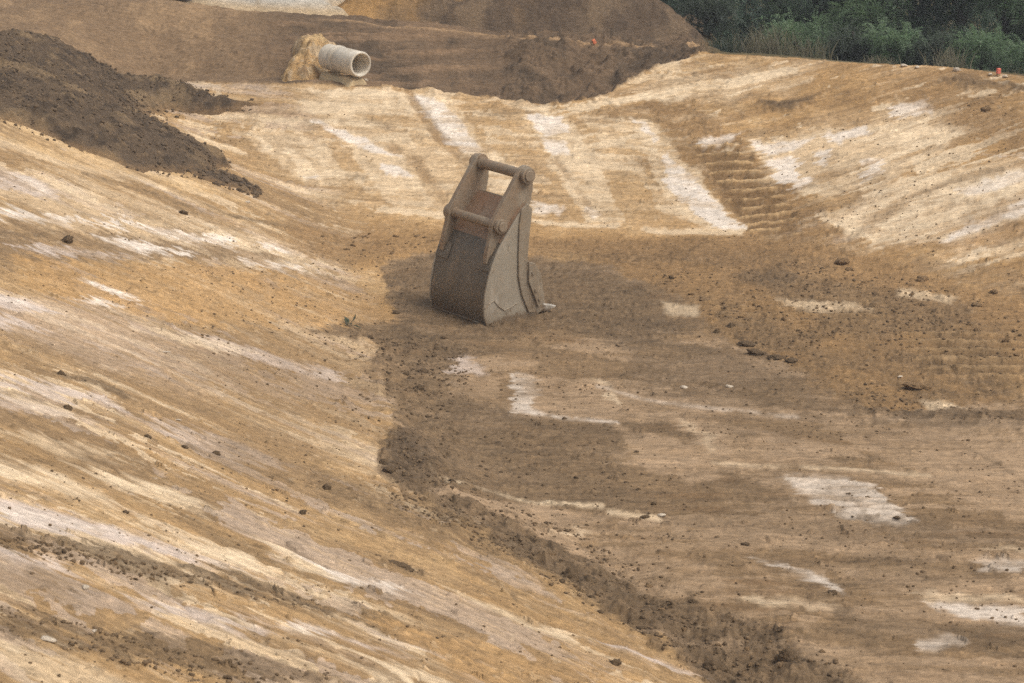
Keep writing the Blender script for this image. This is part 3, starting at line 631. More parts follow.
def mound_col(gx, gy, sd, n3, n8, n20):
    a = gx * .55 + (gy - 37) * -.25 + .5 * n3                      # yellow fill was tipped over the left shoulder
    w = sstep(.1, -.7, a)
    return mixn(lin(92, 76, 60), (lin(112, 93, 72), sstep(-.1, .8, n3)), (lin(76, 63, 51), sstep(0, .8, n8) * .7), (lin(168, 130, 82), w * .8), (lin(120, 96, 62), sstep(.2, .8, n8) * w * .6))
def at_z(px, d, z=None):
    return np.array([(px - W / 2) / F * d * 1.03, d])
heap('spoil_mound', [at_z(338, 35.4), at_z(420, 35.2), at_z(560, 35.3), at_z(640, 35.4), at_z(702, 35.6), at_z(676, 37.0), at_z(636, 38.8), at_z(570, 41.5), at_z(480, 43), at_z(380, 40)],
     3.6, 1.0, .03, 600, mound_col, 'big brown spoil mound with yellow fill on its left shoulder behind the dark bank', 'dirt mound', .045, warp=.08)
def gravel_col(gx, gy, sd, n3, n8, n20):
    return mixn(lin(176, 168, 154), (lin(198, 190, 176), sstep(-.2, .8, n3)), (lin(140, 128, 108), sstep(.3, .9, n8) * .6), (lin(170, 140, 96), sstep(.25, .0, sd) * .7))
heap('gravel_heap', [at_z(196, 35.0), at_z(240, 34.85), at_z(300, 34.8), at_z(345, 35.2), at_z(350, 38), at_z(260, 39.5), at_z(190, 38)], 1.6, .7, .03, 640, gravel_col,
     'pale grey gravel heap at the top edge left of the spoil mound', 'gravel heap', .04, rough_k=.6)
def sand_col(gx, gy, sd, n3, n8, n20):
    return mixn(lin(166, 134, 92), (lin(188, 158, 114), sstep(-.1, .7, n3 + n8 * .4)), (lin(132, 98, 60), sstep(.2, .8, n8) * .8), (lin(204, 184, 152), sstep(.25, .6, n8 - .4 * n3) * .45), (lin(124, 94, 60), sstep(.3, .7, n20) * .6))

# ------------------------------------------------------------------ pipe
def pipe_material():
    m, nt, b = mat('cast concrete')
    co = nd(nt, 'ShaderNodeTexCoord').outputs['Object']
    c = mixc(nt, maprange(nt, noise(nt, 5, 5, .6, co), .35, .7, 0, 1), lin(208, 198, 180), lin(178, 164, 142))
    c = mixc(nt, maprange(nt, noise(nt, 26, 4, .7, co), .5, .75, 0, .5), c, lin(140, 122, 96))
    nt.links.new(c, b.inputs['Base Color']); b.inputs['Roughness'].default_value = .9
    nt.links.new(bump(nt, noise(nt, 60, 5, .7, co), .3, .01), b.inputs['Normal']); return m
M_CONC = pipe_material()
pa = np.array([.64, -.768, -.03]); pa /= np.linalg.norm(pa)
mouth = hit_fn(lambda x, y: np.where(y > 31.75, 99, -99), 361, 64.5, 20, 60, 8000)
RO, RI = .172, .142
pr = empty('concrete_pipe', tuple(mouth - pa * 1.0)); tag(pr, 'short pale concrete drain pipe poking out of the dark bank', 'pipe')
def lathe_axis(bm, prof, axis, seg=56):
    ax = Vector(axis); qm = ax.to_track_quat('Z', 'Y').to_matrix(); rings = []
    for s, r in prof:
        rings.append([bm.verts.new(qm @ Vector((r * math.cos(2 * math.pi * k / seg), r * math.sin(2 * math.pi * k / seg), s))) for k in range(seg)])
    for a, b in zip(rings, rings[1:]):
        for k in range(seg): bm.faces.new((a[k], a[(k + 1) % seg], b[(k + 1) % seg], b[k]))
    return rings
bm = bmesh.new(); lathe_axis(bm, [(.26, RO), (.55, RO), (.556, RO - .004), (.562, RO), (.985, RO), (.996, RO - .004), (1.0, RO - .01), (1.0, RI + .006), (.995, RI), (.5, RI), (.26, RI)], pa)
o = bm_obj('pipe_wall', bm, M_CONC, pr, True)
bm = bmesh.new(); lathe_axis(bm, [(.44, RO + .003), (.46, RO + .012), (.52, RO + .012), (.54, RO + .003)], pa); bm_obj('joint_collar', bm, M_CONC, pr, True)
# mortar bed beneath the pipe
bx = mouth - pa * .35; gz = surf(bx[0], bx[1])
bm = bmesh.new()
qm = Vector((pa[0], pa[1], 0)).to_track_quat('X', 'Z').to_matrix()
bot = min(gz - .1, mouth[2] - RO - .12); top = mouth[2] - RO - .015
sec = [(-.24, 0), (.24, 0), (.09, 1), (-.09, 1)]
rg = []
for s in np.linspace(-.42, .3, 8):
    rg.append([bm.verts.new(Vector((s, w * (1 + .1 * math.sin(9 * s)), 0)) * 1 if False else qm @ Vector((s, w * (1 + .12 * math.sin(9 * s + w * 5)), 0)) + Vector((0, 0, (bot if h == 0 else top - .05 * max(0, s) + .015 * math.sin(13 * s)) - bx[2]))) for w, h in sec])
for a, b in zip(rg, rg[1:]):
    for k in range(4): bm.faces.new((a[k], a[(k + 1) % 4], b[(k + 1) % 4], b[k]))
bm.faces.new(rg[0]); bm.faces.new(rg[-1][::-1])
o = bm_obj('mortar_bed', bm, clod_material('pale sandy mortar', lin(192, 168, 130), .2), None, False, .02); o.location = tuple(bx); tag(o, 'pale mortar bed under the concrete pipe', 'mortar block')
# sandy fill round the pipe
sc = hit_fn(lambda x, y: np.where(y > 32.55, 99, -99), 308, 78, 20, 60, 8000)
sx, sy = sc[0], sc[1]
heap('sand_heap', [(sx - .27, sy - .5), (sx + .06, sy - .6), (sx + .2, sy - .42), (sx + .42, sy - .05), (sx + .5, sy + .5), (sx + .2, sy + .9), (sx - .2, sy + .8), (sx - .32, sy + .0)], .27, 3.0, .012, 660, sand_col,
     'steep yellow sand fill packed round the buried end of the concrete pipe', 'sand heap', .09, warp=.09)

# ------------------------------------------------------------------ excavator bucket
def steel(name, base, rust, grey, krust, kgrey, metallic=.25, rough=.6):
    m, nt, b = mat(name)
    co = nd(nt, 'ShaderNodeTexCoord').outputs['Object']
    mp = nd(nt, 'ShaderNodeMapping'); mp.inputs['Scale'].default_value = (1, 1, .55); nt.links.new(co, mp.inputs[0]); v = mp.outputs[0]
    c = mixc(nt, maprange(nt, noise(nt, 3.2, 6, .65, v), .42, .62, 0, krust), base, rust)
    c = mixc(nt, maprange(nt, noise(nt, 5.5, 6, .7, v), .5, .68, 0, kgrey), c, grey)
    c = mixc(nt, 1.0, c, maprange(nt, noise(nt, 38, 5, .75, v), .25, .75, .84, 1.16), 'MULTIPLY')
    dust = maprange(nt, noise(nt, 9, 5, .7, co), .55, .75, 0, .55)
    c = mixc(nt, dust, c, lin(150, 124, 94))
    c = mixc(nt, maprange(nt, noise(nt, 7, 6, .75, co), .56, .64, 0, .7), c, mixc(nt, 1.0, c, (.62, .55, .48), 'MULTIPLY'))
    c = mixc(nt, maprange(nt, noise(nt, 16, 6, .8, v), .6, .66, 0, .6), c, mixc(nt, 1.0, c, (1.5, 1.42, 1.3), 'MULTIPLY'))
    sx = nd(nt, 'ShaderNodeSeparateXYZ'); nt.links.new(co, sx.inputs[0])
    ad = nd(nt, 'ShaderNodeMath', operation='ADD'); nt.links.new(sx.outputs['Z'], ad.inputs[0]); nt.links.new(maprange(nt, noise(nt, 6, 6, .7, co), .3, .7, -.13, .13), ad.inputs[1])
    c = mixc(nt, maprange(nt, ad.outputs[0], .03, .10, .85, 0), c, lin(108, 88, 65))      # soil caked on near the heel
    nt.links.new(c, b.inputs['Base Color']); b.inputs['Metallic'].default_value = metallic
    nt.links.new(maprange(nt, noise(nt, 12, 5, .7, v), .3, .7, rough - .2, rough + .12), b.inputs['Roughness'])
    nt.links.new(bump(nt, noise(nt, 55, 6, .75, co), .35, .008), b.inputs['Normal'])
    return m
M_BACK = steel('dark worn steel', lin(96, 86, 72), lin(116, 99, 78), lin(128, 118, 102), .6, .6)
M_SIDE = steel('grey scoured steel', lin(150, 139, 121), lin(132, 114, 92), lin(168, 158, 142), .5, .8, .2, .55)
M_EAR = steel('rusty brown steel', lin(130, 113, 92), lin(140, 112, 84), lin(152, 140, 120), .65, .6, .15, .7)
M_EDGE = steel('rust edged steel', lin(138, 124, 104), lin(132, 110, 84), lin(160, 148, 128), .8, .6)
M_TIP = steel('bright worn steel', lin(190, 182, 168), lin(160, 146, 126), lin(214, 208, 198), .4, .8, .5, .4)
TH = math.radians(-51); BW = .86
Rr = np.array(on(487, 325)); Xd = np.array([math.cos(TH), math.sin(TH), 0])
org = Rr - Xd * BW / 2; org[2] = min(Rr[2], .06) - .018
bk_ = empty('excavator_bucket', tuple(org), TH); tag(bk_, 'worn rusty excavator bucket standing alone on the brown floor', 'bucket')
bk_.rotation_euler = (math.radians(0), math.radians(1.5), TH); bk_.scale = (1.04, 1.04, 1.065)
prof = [(.455, 1.125), (.36, 1.045), (.26, .925), (.16, .80), (.085, .69), (.035, .575), (-.005, .455), (-.035, .335), (-.05, .225), (-.046, .13), (-.026, .05), (.008, .0), (.08, -.018), (.2, -.02), (.34, -.005), (.48, .03), (.6, .07)]
def smoothp(p, n=3):
    p = [np.array(q) for q in p]
    for _ in range(n):
        q = [p[0]]
        for a, b in zip(p, p[1:]): q += [a * .75 + b * .25, a * .25 + b * .75]
        q.append(p[-1]); p = q
    return p
sp_ = smoothp(prof, 2)
def offset_strip(path, th, x0, x1, out=0.0):
    P = np.array(path); tn = np.gradient(P, axis=0); tn /= np.linalg.norm(tn, axis=1)[:, None]; nr = np.stack([tn[:, 1], -tn[:, 0]], 1)
    A = P + nr * out; B = P + nr * (out + th)
    return extrude_poly([tuple(q) for q in A] + [tuple(q) for q in B[::-1]], x0, x1)
c0 = np.array([.25, .4]); tmp = np.array(sp_); tn = np.gradient(tmp, axis=0); nr = np.stack([tn[:, 1], -tn[:, 0]], 1)
SG = 1 if np.mean(np.sum(nr * (tmp - c0), 1)) > 0 else -1         # sign that points outwards
h2 = BW / 2
bm_obj('shell_plate', offset_strip([q for q in sp_ if q[1] < .80 or q[0] > .5], -SG * .022, -h2 + .02, h2 - .02), M_BACK, bk_)
bm_obj('top_plate', offset_strip([q for q in sp_ if q[1] > .785 and q[0] < .5], -SG * .024, -h2 + .021, h2 - .021, SG * .003), steel('rusty plate', lin(136, 110, 86), lin(146, 108, 78), lin(150, 132, 110), .7, .5, .15, .65), bk_)
mouth_edge = [(.612, .085), (.57, .2), (.50, .36), (.468, .5), (.472, .66), (.488, .85), (.51, 1.07), (.455, 1.13)]
side = [tuple(q) for q in sp_[1:]] + mouth_edge
for s in (-1, 1):
    x0, x1 = (h2 - .02, h2) if s > 0 else (-h2, -h2 + .02)
    # the outer face is proud of the shell by 6 mm all the way round
    o = bm_obj('side_plate', extrude_poly([tuple(np.array(q) + SG * .006 * v / max(np.linalg.norm(v), 1e-6)) for q, v in zip([np.array(z) for z in side], [np.array(z) - c0 for z in side])], x0, x1), M_SIDE, bk_, False, .004)
    # stiffening strip along the mouth
    xs = (h2 + .001, h2 + .018) if s > 0 else (-h2 - .018, -h2 - .001)
    strip = [(.374, 1.09), (.352, .95), (.345, .675), (.35, .45), (.395, .27), (.485, .085), (.55, .075), (.60, .10), (.555, .2), (.49, .36), (.458, .5), (.462, .66), (.478, .85), (.505, 1.075), (.45, 1.135)]
    bm_obj('mouth_stiffener', extrude_poly(strip, *xs), M_EDGE, bk_, False, .005)
    xs = (h2 + .019, h2 + .042) if s > 0 else (-h2 - .042, -h2 - .019)
    sc_ = bm_obj('side_cutter', extrude_poly([(.455, .585), (.53, .56), (.62, .43), (.662, .16), (.585, .125), (.462, .385)], *xs), M_EDGE, bk_, False, .006)
    for q in ((.505, .47), (.545, .30), (.595, .2)):
        bm = bmesh.new(); cyl(bm, (xs[1] if s > 0 else xs[0], q[0], q[1]), ((xs[1] + .012) if s > 0 else xs[0] - .012, q[0], q[1]), .018, 6)
        bm_obj('bolt', bm, M_EDGE, sc_)
    # ears
    xe = (h2 - .12, h2 - .065) if s > 0 else (-h2 + .065, -h2 + .12)
    P1, P2 = np.array((.165, .945)), np.array((.485, 1.385))
    arc = lambda c, r, a0, a1, n=10: [(c[0] + r * math.cos(math.radians(a)), c[1] + r * math.sin(math.radians(a))) for a in np.linspace(a0, a1, n)]
    ear = [(.015, .60), (.028, .70), (.075, .87)] + arc(P1, .085, 190, 140, 5) + arc(P2, .088, 140, -10, 12) + [(.575, 1.24), (.545, 1.10), (.46, 1.10), (.36, 1.02), (.26, .90), (.16, .775), (.085, .665), (.045, .59)]
    ear_o = bm_obj('hanger_ear', extrude_poly(ear, *xe), M_EAR, bk_, False, .005)
    for pc, r in ((P1, .07), (P2, .078)):
        bm = bmesh.new(); xb = xe[1] if s > 0 else xe[0]
        cyl(bm, (xb - .002 * s, *pc), (xb + .05 * s, *pc), r, 28); cyl(bm, (xb + .05 * s, *pc), (xb + .066 * s, *pc), r * .68, 24)
        bm_obj('pin_boss', bm, M_EAR, ear_o, False, .006)
    # wear pad where the ear is welded to the back
    seg = [q for q in sp_ if .50 < q[1] < .70 and q[0] < .2]
    cx = (xe[0] + xe[1]) / 2
    bm_obj('wear_pad', offset_strip(seg, SG * .016, cx - (.12 if s > 0 else .075), cx + (.075 if s > 0 else .11), SG * .001), M_BACK, bk_, False, .006)
for pc, r in ((P1, .044), (P2, .05)):
    bm = bmesh.new(); cyl(bm, (-h2 + .10, *pc), (h2 - .10, *pc), r, 28)
    cyl(bm, (-h2 + .115, *pc), (-h2 + .15, *pc), r * 1.22, 28); cyl(bm, (h2 - .15, *pc), (h2 - .115, *pc), r * 1.22, 28)
    bm_obj('cross_pin', bm, M_EAR, bk_, False, .003)
# cross tube plate between the ears, welded strip on the heel, lip and teeth
seg = [q for q in sp_ if .0 < q[1] < .045 and q[0] < .1]
bm_obj('heel_strip', offset_strip([q for q in sp_ if q[1] < .06 and q[0] < .03], SG * .012, -h2 + .021, h2 - .021, SG * .001), M_EDGE, bk_)
bm_obj('top_bar', extrude_poly([(.40, 1.075), (.47, 1.135), (.49, 1.115), (.425, 1.05)], -h2 + .022, h2 - .022), M_EDGE, bk_, False, .004)
bm_obj('cutting_lip', extrude_poly([(.52, .022), (.60, .045), (.70, .088), (.705, .096), (.60, .085), (.52, .06)], -h2 + .001, h2 - .001), M_EDGE, bk_, False, .003)
bm = bmesh.new()
zz = [(-.045, .2), (.0, .235), (.066, .262), (.12, .20), (.195, .147), (.27, .165), (.345, .195)]
for a, b in zip(zz, zz[1:]): cyl(bm, (h2 + .002, *a), (h2 + .002, *b), .006, 8)
bm_obj('weld_seam', bm, M_EDGE, bk_)
for k in range(4):
    xk = -h2 + .07 + k * (BW - .14) / 3
    bm = extrude_poly([(.60, .038), (.74, .062), (.745, .11), (.64, .135), (.585, .11)], xk - .045, xk + .045)
    tooth = bm_obj('tooth', bm, M_EDGE, bk_, False, .008)
    bm = bmesh.new()
    a = [bm.verts.new((xk + sx_ * .05, .70, z)) for sx_, z in ((-1, .047), (1, .047), (1, .125), (-1, .125))]
    b = [bm.verts.new((xk + sx_ * .036, .87, z)) for sx_, z in ((-1, .068), (1, .068), (1, .082), (-1, .082))]
    bm.faces.new(a); bm.faces.new(b[::-1])
    for i in range(4): bm.faces.new((a[i], a[(i + 1) % 4], b[(i + 1) % 4], b[i]))
    bm_obj('tooth_tip', bm, M_TIP, tooth, False, .006)

# ------------------------------------------------------------------ clods, stones
def clod_mesh(name, seed, m, flat=.65, sub=4, rough=.6):
    bm = bmesh.new(); bmesh.ops.create_icosphere(bm, subdivisions=sub, radius=.5)
    r = np.random.default_rng(seed); k = r.normal(size=(9, 3)); k /= np.linalg.norm(k, axis=1)[:, None]; d = r.uniform(.26, .46, 9)
    from mathutils import noise as mn
    for v in bm.verts:
        p = np.array(v.co)
        for n_, q in zip(k, d):
            e = p @ n_ - q
            if e > 0: p = p - n_ * e * .85
        o3 = Vector(p) * 3.1 + Vector((seed * 3.7, 0, 0))
        p = p * (1 + rough * .55 * mn.noise(o3) + rough * .35 * mn.noise(o3 * 2.7) + rough * .3 * mn.noise(o3 * 6) + rough * .2 * mn.noise(o3 * 13))
        v.co = (p[0], p[1], p[2] * flat)
    me = bpy.data.meshes.new(name); bm.to_mesh(me); bm.free(); me.shade_smooth(); me.materials.append(m); return me
CL = [clod_mesh('clod', 10 + i, M_CLOD, .55 + .08 * i) for i in range(4)]
CB = [clod_mesh('clod', 30 + i, M_CLODB, .5 + .08 * i) for i in range(3)]
CS = [clod_mesh('stone', 50 + i, M_STONE, .45 + .08 * i, 3, .25) for i in range(3)]
def put(name, me, px, py, w, label, cat, ax=1.0, hz=1.0, group=None, xyz=None, rz=None):
    x, y, z = xyz if xyz else on(px, py)
    s = w / 2400 * math.hypot(y, 6) if not xyz else w
    o = bpy.data.objects.new(name, me); s *= .86; o.location = (x, y, z + s * (.03 if name != 'stone' else .14) * hz); o.scale = (s, s * ax, s * hz)
    o.rotation_euler = (random.uniform(-.2, .2), random.uniform(-.2, .2), (random.uniform(0, 6.3) if ax >= .9 else random.uniform(-.35, .1)) if rz is None else rz); link(o); tag(o, label, cat, group); return o
K = lambda: random.choice(CL)
KB = lambda: random.choice(CB)
NAMED = [
    ('clod', K(), 67, 242, 16, 'fat dark clod on the upper left slope among white scrapes', 'clod', 1, 1.3),
    ('clod', K(), 183, 214, 11, 'round dark clod just above the long white scrape on the left slope', 'clod', 1, 1.2),
    ('clod', K(), 62, 379, 11, 'dark clod sitting in the dark furrow near the left edge', 'clod', 1, 1.1),
    ('clod', K(), 67, 412, 12, 'flat dark clod on the lower of the two short furrows at the left edge', 'clod', 1.2, .9),
    ('clod', K(), 147, 441, 9, 'small upright clod on bare ochre left of the lilac strip', 'clod', 1, 1.3),
    ('clod', K(), 184, 449, 9, 'small flat clod a little right of the small upright clod', 'clod', 1.2, .9),
    ('clod', K(), 216, 454, 10, 'middle sized clod at the start of the thin furrow on the left slope', 'clod', 1, 1),
    ('clod', K(), 326, 490, 11, 'tall dark clod beside the loose earth left of the soil hump', 'clod', 1, 1.4),
    ('clod', K(), 302, 511, 13, 'wide dark clod below the tall one on the left slope', 'clod', 1, .9),
    ('clod', K(), 76, 501, 11, 'flat dark clod at the upper edge of the lilac strip', 'clod', 1, .7),
    ('clod', K(), 125, 512, 8, 'small dark clod on pale yellow streaks above the lilac strip', 'clod', 1, 1),
    ('clod', K(), 398, 566, 42, 'long thin dark slab of earth lying on the left slope above the pale streak', 'clod', .5, .28),
    ('clod', K(), 569, 577, 24, 'biggest rounded clod on the berm halfway down to the bottom edge', 'clod', 1, 1),
    ('clod', K(), 529, 542, 20, 'flat broad clod on the berm just above the biggest rounded clod', 'clod', 1, .8),
    ('clod', K(), 390, 479, 15, 'dark clod at the left foot of the soil hump', 'clod', 1, 1),
    ('clod', K(), 384, 470, 12, 'small clod halfway up the left side of the soil hump', 'clod', 1, 1),
    ('clod', K(), 418, 393, 13, 'lone clod in the dark patch below left of the bucket', 'clod', 1, .9),
    ('clod', K(), 422, 377, 15, 'broad low clod in the dark patch left of the lilac plate', 'clod', 1, .8),
    ('clod', K(), 371, 341, 9, 'small clod at the end of the brown tongue left of the bucket', 'clod', 1, 1),
    ('clod', K(), 397, 314, 13, 'flat crumbling clod just left of the bucket heel', 'clod', 1, .7),
    ('clod', K(), 732, 326, 12, 'round clod above the row of broken slabs right of the bucket', 'clod', 1, 1.2),
    ('clod', K(), 716, 331, 9, 'small clod left of the round one above the broken slabs', 'clod', 1, 1),
    ('earth_slab', K(), 744, 343, 24, 'left broken earth slab in the row right of the bucket', 'earth slab', .8, .6),
    ('earth_slab', K(), 757, 351, 26, 'tilted middle earth slab with a pale edge in the row right of the bucket', 'earth slab', .7, .7),
    ('earth_slab', K(), 777, 356, 22, 'middle right earth slab in the broken row right of the bucket', 'earth slab', .8, .6),
    ('earth_slab', K(), 792, 359, 18, 'last and smallest earth slab at the right end of the broken row', 'earth slab', .8, .7),
    ('earth_slab', KB(), 915, 387, 36, 'long dark earth slab alone on the crumbly belt near the right edge', 'earth slab', .5, .5),
    ('clod', KB(), 841, 265, 18, 'large dark lump where the tread track meets the floor', 'clod', 1, 1.1),
    ('clod', KB(), 849, 270, 11, 'smaller lump touching the large dark lump below the tread track', 'clod', 1, 1),
    ('clod', KB(), 922, 281, 17, 'dark lump at the foot of the right slope', 'clod', 1, .8),
    ('clod', KB(), 985, 111, 12, 'dark lump high on the right slope below the dark patch', 'clod', 1, 1.1),
    ('clod', KB(), 994, 293, 14, 'low dark lump near the right edge at the foot of the slope', 'clod', 1, .7),
    ('clod', KB(), 977, 306, 13, 'low dark lump just below another near the right edge', 'clod', 1, .7),
    ('clod', KB(), 978, 331, 12, 'flat brown lump in the crumbly belt near the right edge', 'clod', 1, .6),
    ('clod', K(), 672, 278, 10, 'grey lump at the right end of the dark soil behind the bucket', 'clod', 1, 1),
    ('clod', KB(), 704, 300, 14, 'angular lump on the pale spot right of the bucket', 'clod', 1, .7),
    ('clod', K(), 644, 517, 12, 'dark flat clod beside the short pale stripe on the floor', 'clod', 1, .7),
    ('clod', K(), 745, 542, 10, 'small flat clod above the white zigzag scrape', 'clod', 1, .7),
    ('clod', K(), 834, 590, 12, 'dark lump at the lower tip of the white zigzag scrape', 'clod', 1, .8),
    ('clod', K(), 897, 517, 8, 'small dark lump on the lower corner of the rippled white plate', 'clod', 1, .7),
    ('clod', K(), 614, 663, 15, 'dark clod on the ochre beside the bottom end of the pale streak', 'clod', 1, .9),
    ('clod', K(), 227, 676, 11, 'dark clod in the lowest dark band at the bottom edge', 'clod', 1, 1.1),
    ('clod', K(), 790, 664, 34, 'largest dark clod in the berm at the bottom edge', 'clod', .9, .8),
    ('clod', K(), 716, 668, 30, 'dark hollow-edged clod at the left foot of the berm near the bottom edge', 'clod', .8, .6),
    ('stone', CS[0], 48, 640, 19, 'largest white stone lying in the dark band at bottom left', 'stone', .6, .6),
    ('stone', CS[1], 85, 590, 10, 'white angular stone above the largest white one at bottom left', 'stone', 1, .8),
    ('stone', CS[2], 94, 629, 8, 'small white stone in the dark band at bottom left', 'stone', 1, .7),
    ('stone', CS[0], 178, 424, 9, 'small white chip on the pale patch of the left slope', 'stone', .6, .6),
    ('stone', CS[1], 684, 384, 10, 'pale flat stone on the brown floor right of the bucket', 'stone', .8, .6),
    ('stone', CS[2], 729, 384, 12, 'pale oblong stone right of the flat one on the brown floor', 'stone', .5, .6),
    ('stone', CS[1], 661, 515, 12, 'pale stone on the brown floor at the short pale stripe', 'stone', .8, .6),
    ('stone', CS[0], 165, 354, 13, 'flat white chip on the middle of the left slope', 'stone', .5, .4),
    ('stone', CS[2], 248, 203, 8, 'pale stone on the ochre below the tail of the dark heap', 'stone', 1, .7),
    ('stone', CS[0], 904, 68, 9.0, 'pale stone on the right crest nearest the middle of the bushes', 'stone', 1, .9),
    ('stone', CS[1], 917, 70, 6.0, 'greyish stone just right of the pale one on the right crest', 'stone', 1, .9),
    ('stone', CS[2], 957, 73, 9.8, 'pale broken stone on the crest between the bushes and the dark patch', 'stone', 1, .9),
    ('stone', CS[1], 990, 76, 6.0, 'white stone on the crest left of the red marker', 'stone', 1, 1),
    ('stone', CS[0], 1005, 78, 6.8, 'white stone on the crest right of the red marker', 'stone', 1, 1),
    ('stone', CS[2], 366, 82, 6, 'white pebble on the ledge beneath the pipe mouth', 'stone', 1, 1),
    ('clod', K(), 300, 6, 14, 'dark lump at the foot of the pale gravel heap', 'clod', 1, .8),
    ('clod', K(), 88, 123, 11, 'dark lump at the lower edge of the long left heap', 'clod', 1, 1),
    ('stone', CS[1], 900, 377, 7, 'pale chip by the long dark earth slab near the right edge', 'stone', 1, .6),
]
for n_, me, px, py, w, lb, cat, ax, hz in NAMED:
    if n_ == 'clod' and py < 20: continue
    put(n_, me, px, py, w, lb, cat, ax, hz)
# loose clods thrown along the berm, the hump and the crumbly belt; one label per place, nothing tells them apart
ZONES = [
    ([(400, 452), (480, 486), (590, 540), (700, 590), (850, 664), (830, 690), (690, 668), (600, 612), (500, 556), (390, 505)], 110, 3.5, 12, CL + CB, 'small dark clod loose on the earth berm below the hump', 'clods on the berm'),
    ([(380, 340), (460, 340), (470, 400), (440, 470), (400, 470), (385, 400)], 34, 4, 10, CL, 'small dark clod in the dark patch below the bucket', 'clods in the dark patch'),
    ([(640, 275), (800, 262), (960, 290), (1020, 320), (1020, 430), (880, 415), (760, 345)], 60, 3, 10, CB, 'small lump on the crumbly belt between floor and right slope', 'lumps on the crumbly belt'),
    ([(470, 410), (640, 420), (660, 500), (600, 540), (480, 480)], 34, 3, 7, CL, 'tiny clod scattered over the middle of the brown floor', 'clods on the floor'),
    ([(0, 535), (160, 570), (330, 605), (320, 615), (160, 585), (0, 550)], 30, 4, 9, CL + CB, 'small clod in the upper dark band at lower left', 'clods in the dark band'),
    ([(330, 230), (440, 240), (380, 260), (300, 250)], 20, 4, 8, CB, 'small ochre lump on the slope left of the bucket', 'ochre lumps left of the bucket'),
]
def inside(P, q):
    return sd_poly(np.array(P, float), np.array([q[0]]), np.array([q[1]]))[0] > 0
def rnd_in(P):
    P = np.array(P, float); lo, hi = P.min(0), P.max(0)
    while True:
        q = lo + (hi - lo) * rng.random(2)
        if inside(P, q): return q
for P, n_, a, b, ms, lb, gp in ZONES:
    for _ in range(n_):
        q = rnd_in(P)
        if 425 < q[0] < 560 and 150 < q[1] < 330: continue
        put('clod', random.choice(ms), q[0], q[1], a + (b - a) * random.random() ** 2.2, lb, 'clod', random.uniform(.7, 1.2), random.uniform(.6, 1.1), gp)
# countless crumbs of soil: one object
CRZ = [(ZONES[0][0], 1200, 1.1, 4), (ZONES[1][0], 600, 1.2, 3.6), (ZONES[2][0], 1500, 1.2, 4), ([(440, 260), (1020, 420), (1020, 683), (780, 683), (560, 570), (400, 480)], 1500, 1.1, 3.2),
       (ZONES[4][0], 300, 1, 3.4), ([(0, 605), (340, 672), (330, 683), (200, 683), (0, 632)], 300, 1, 3.6), ([(200, 230), (440, 235), (400, 330), (380, 440), (200, 380)], 500, 1.3, 3.5), ([(0, 160), (300, 240), (420, 560), (640, 660), (0, 683)], 700, 1, 2.6),
       ([(170, 110), (740, 110), (850, 250), (400, 240)], 350, 1.2, 2.6), ([(740, 130), (1020, 90), (1020, 290), (860, 250)], 450, 1.2, 3)]
bv, bf, off = [], [], 0
ico = bmesh.new(); bmesh.ops.create_icosphere(ico, subdivisions=1, radius=.5); iv = np.array([v.co[:] for v in ico.verts]); ifc = np.array([[v.index for v in f.verts] for f in ico.faces]); ico.free()
for P, n_, a, b in CRZ:
    P2 = poly(P)                                   # crumbs fall in the zone's ground area
    lo, hi = P2.min(0), P2.max(0)
    done = 0
    while done < n_:
        Q = lo + (hi - lo) * rng.random((4000, 2)); ok = sd_poly(P2, Q[:, 0], Q[:, 1]) > 0
        Q = Q[ok]; Q = Q[fbm(Q[:, 0] * 1.3, Q[:, 1] * 1.1, 808, 3) + .6 * rng.normal(size=len(Q)) > .15]
        Q = Q[rng.random(len(Q)) < np.clip((14 / Q[:, 1]) ** .4, .2, 1)]
        for x, y in Q[:n_ - done]:
            s = (a + (b - a) * rng.random() ** 3) / 2400 * 22
            v = iv * (1 + .35 * (rng.random((len(iv), 1)) - .5)) * np.array([s * rng.uniform(.8, 1.4), s, s * rng.uniform(.5, .9)])
            th = rng.random() * 6.28; c_, s_ = math.cos(th), math.sin(th)
            v = np.stack([v[:, 0] * c_ - v[:, 1] * s_ + x, v[:, 0] * s_ + v[:, 1] * c_ + y, v[:, 2] + surf(x, y) + s * .15], 1)
            bv.append(v); bf.append(ifc + off); off += len(iv); done += 1
def crumbs(x, y, z, s):
    global off
    v = iv * (1 + .4 * (rng.random((len(iv), 1)) - .5)) * np.array([s * rng.uniform(.8, 1.4), s, s * rng.uniform(.6, 1)])
    bv.append(v + np.array([x, y, z])); bf.append(ifc + off); off += len(iv)
CR1 = (bv, bf); bv, bf, off2 = [], [], off; off = 0
for nm, n_, a, b in (('soil_heap', 2800, .012, .05), ('soil_windrow', 260, .02, .07)):
    P2, hf = HEAPS[nm]; lo, hi = P2.min(0), P2.max(0); done = 0
    while done < n_:
        Q = lo + (hi - lo) * rng.random((3000, 2)); d = sd_poly(P2, Q[:, 0], Q[:, 1]); Q = Q[(d > -.2) & (fbm(Q[:, 0] * 1.6, Q[:, 1] * 1.6, 818, 3) + .5 * rng.normal(size=len(Q)) > .0)]
        for x, y in Q[:n_ - done]:
            s = a + (b - a) * rng.random() ** 2.6; h = hf(x, y)
            crumbs(x, y, (float(base_h(x, y)) + h if h > 0 else surf(x, y)) + s * .2, s); done += 1
me = bpy.data.meshes.new('heap_crumbs'); me.from_pydata(np.concatenate(bv).tolist(), [], np.concatenate(bf).tolist()); me.shade_smooth()
o = mesh_obj('heap_crumbs', me, clod_material('heap crumb earth', lin(98, 82, 64), .2)); tag(o, 'dark soil crumbs lying on the long left heap', 'soil crumbs', kind='stuff')
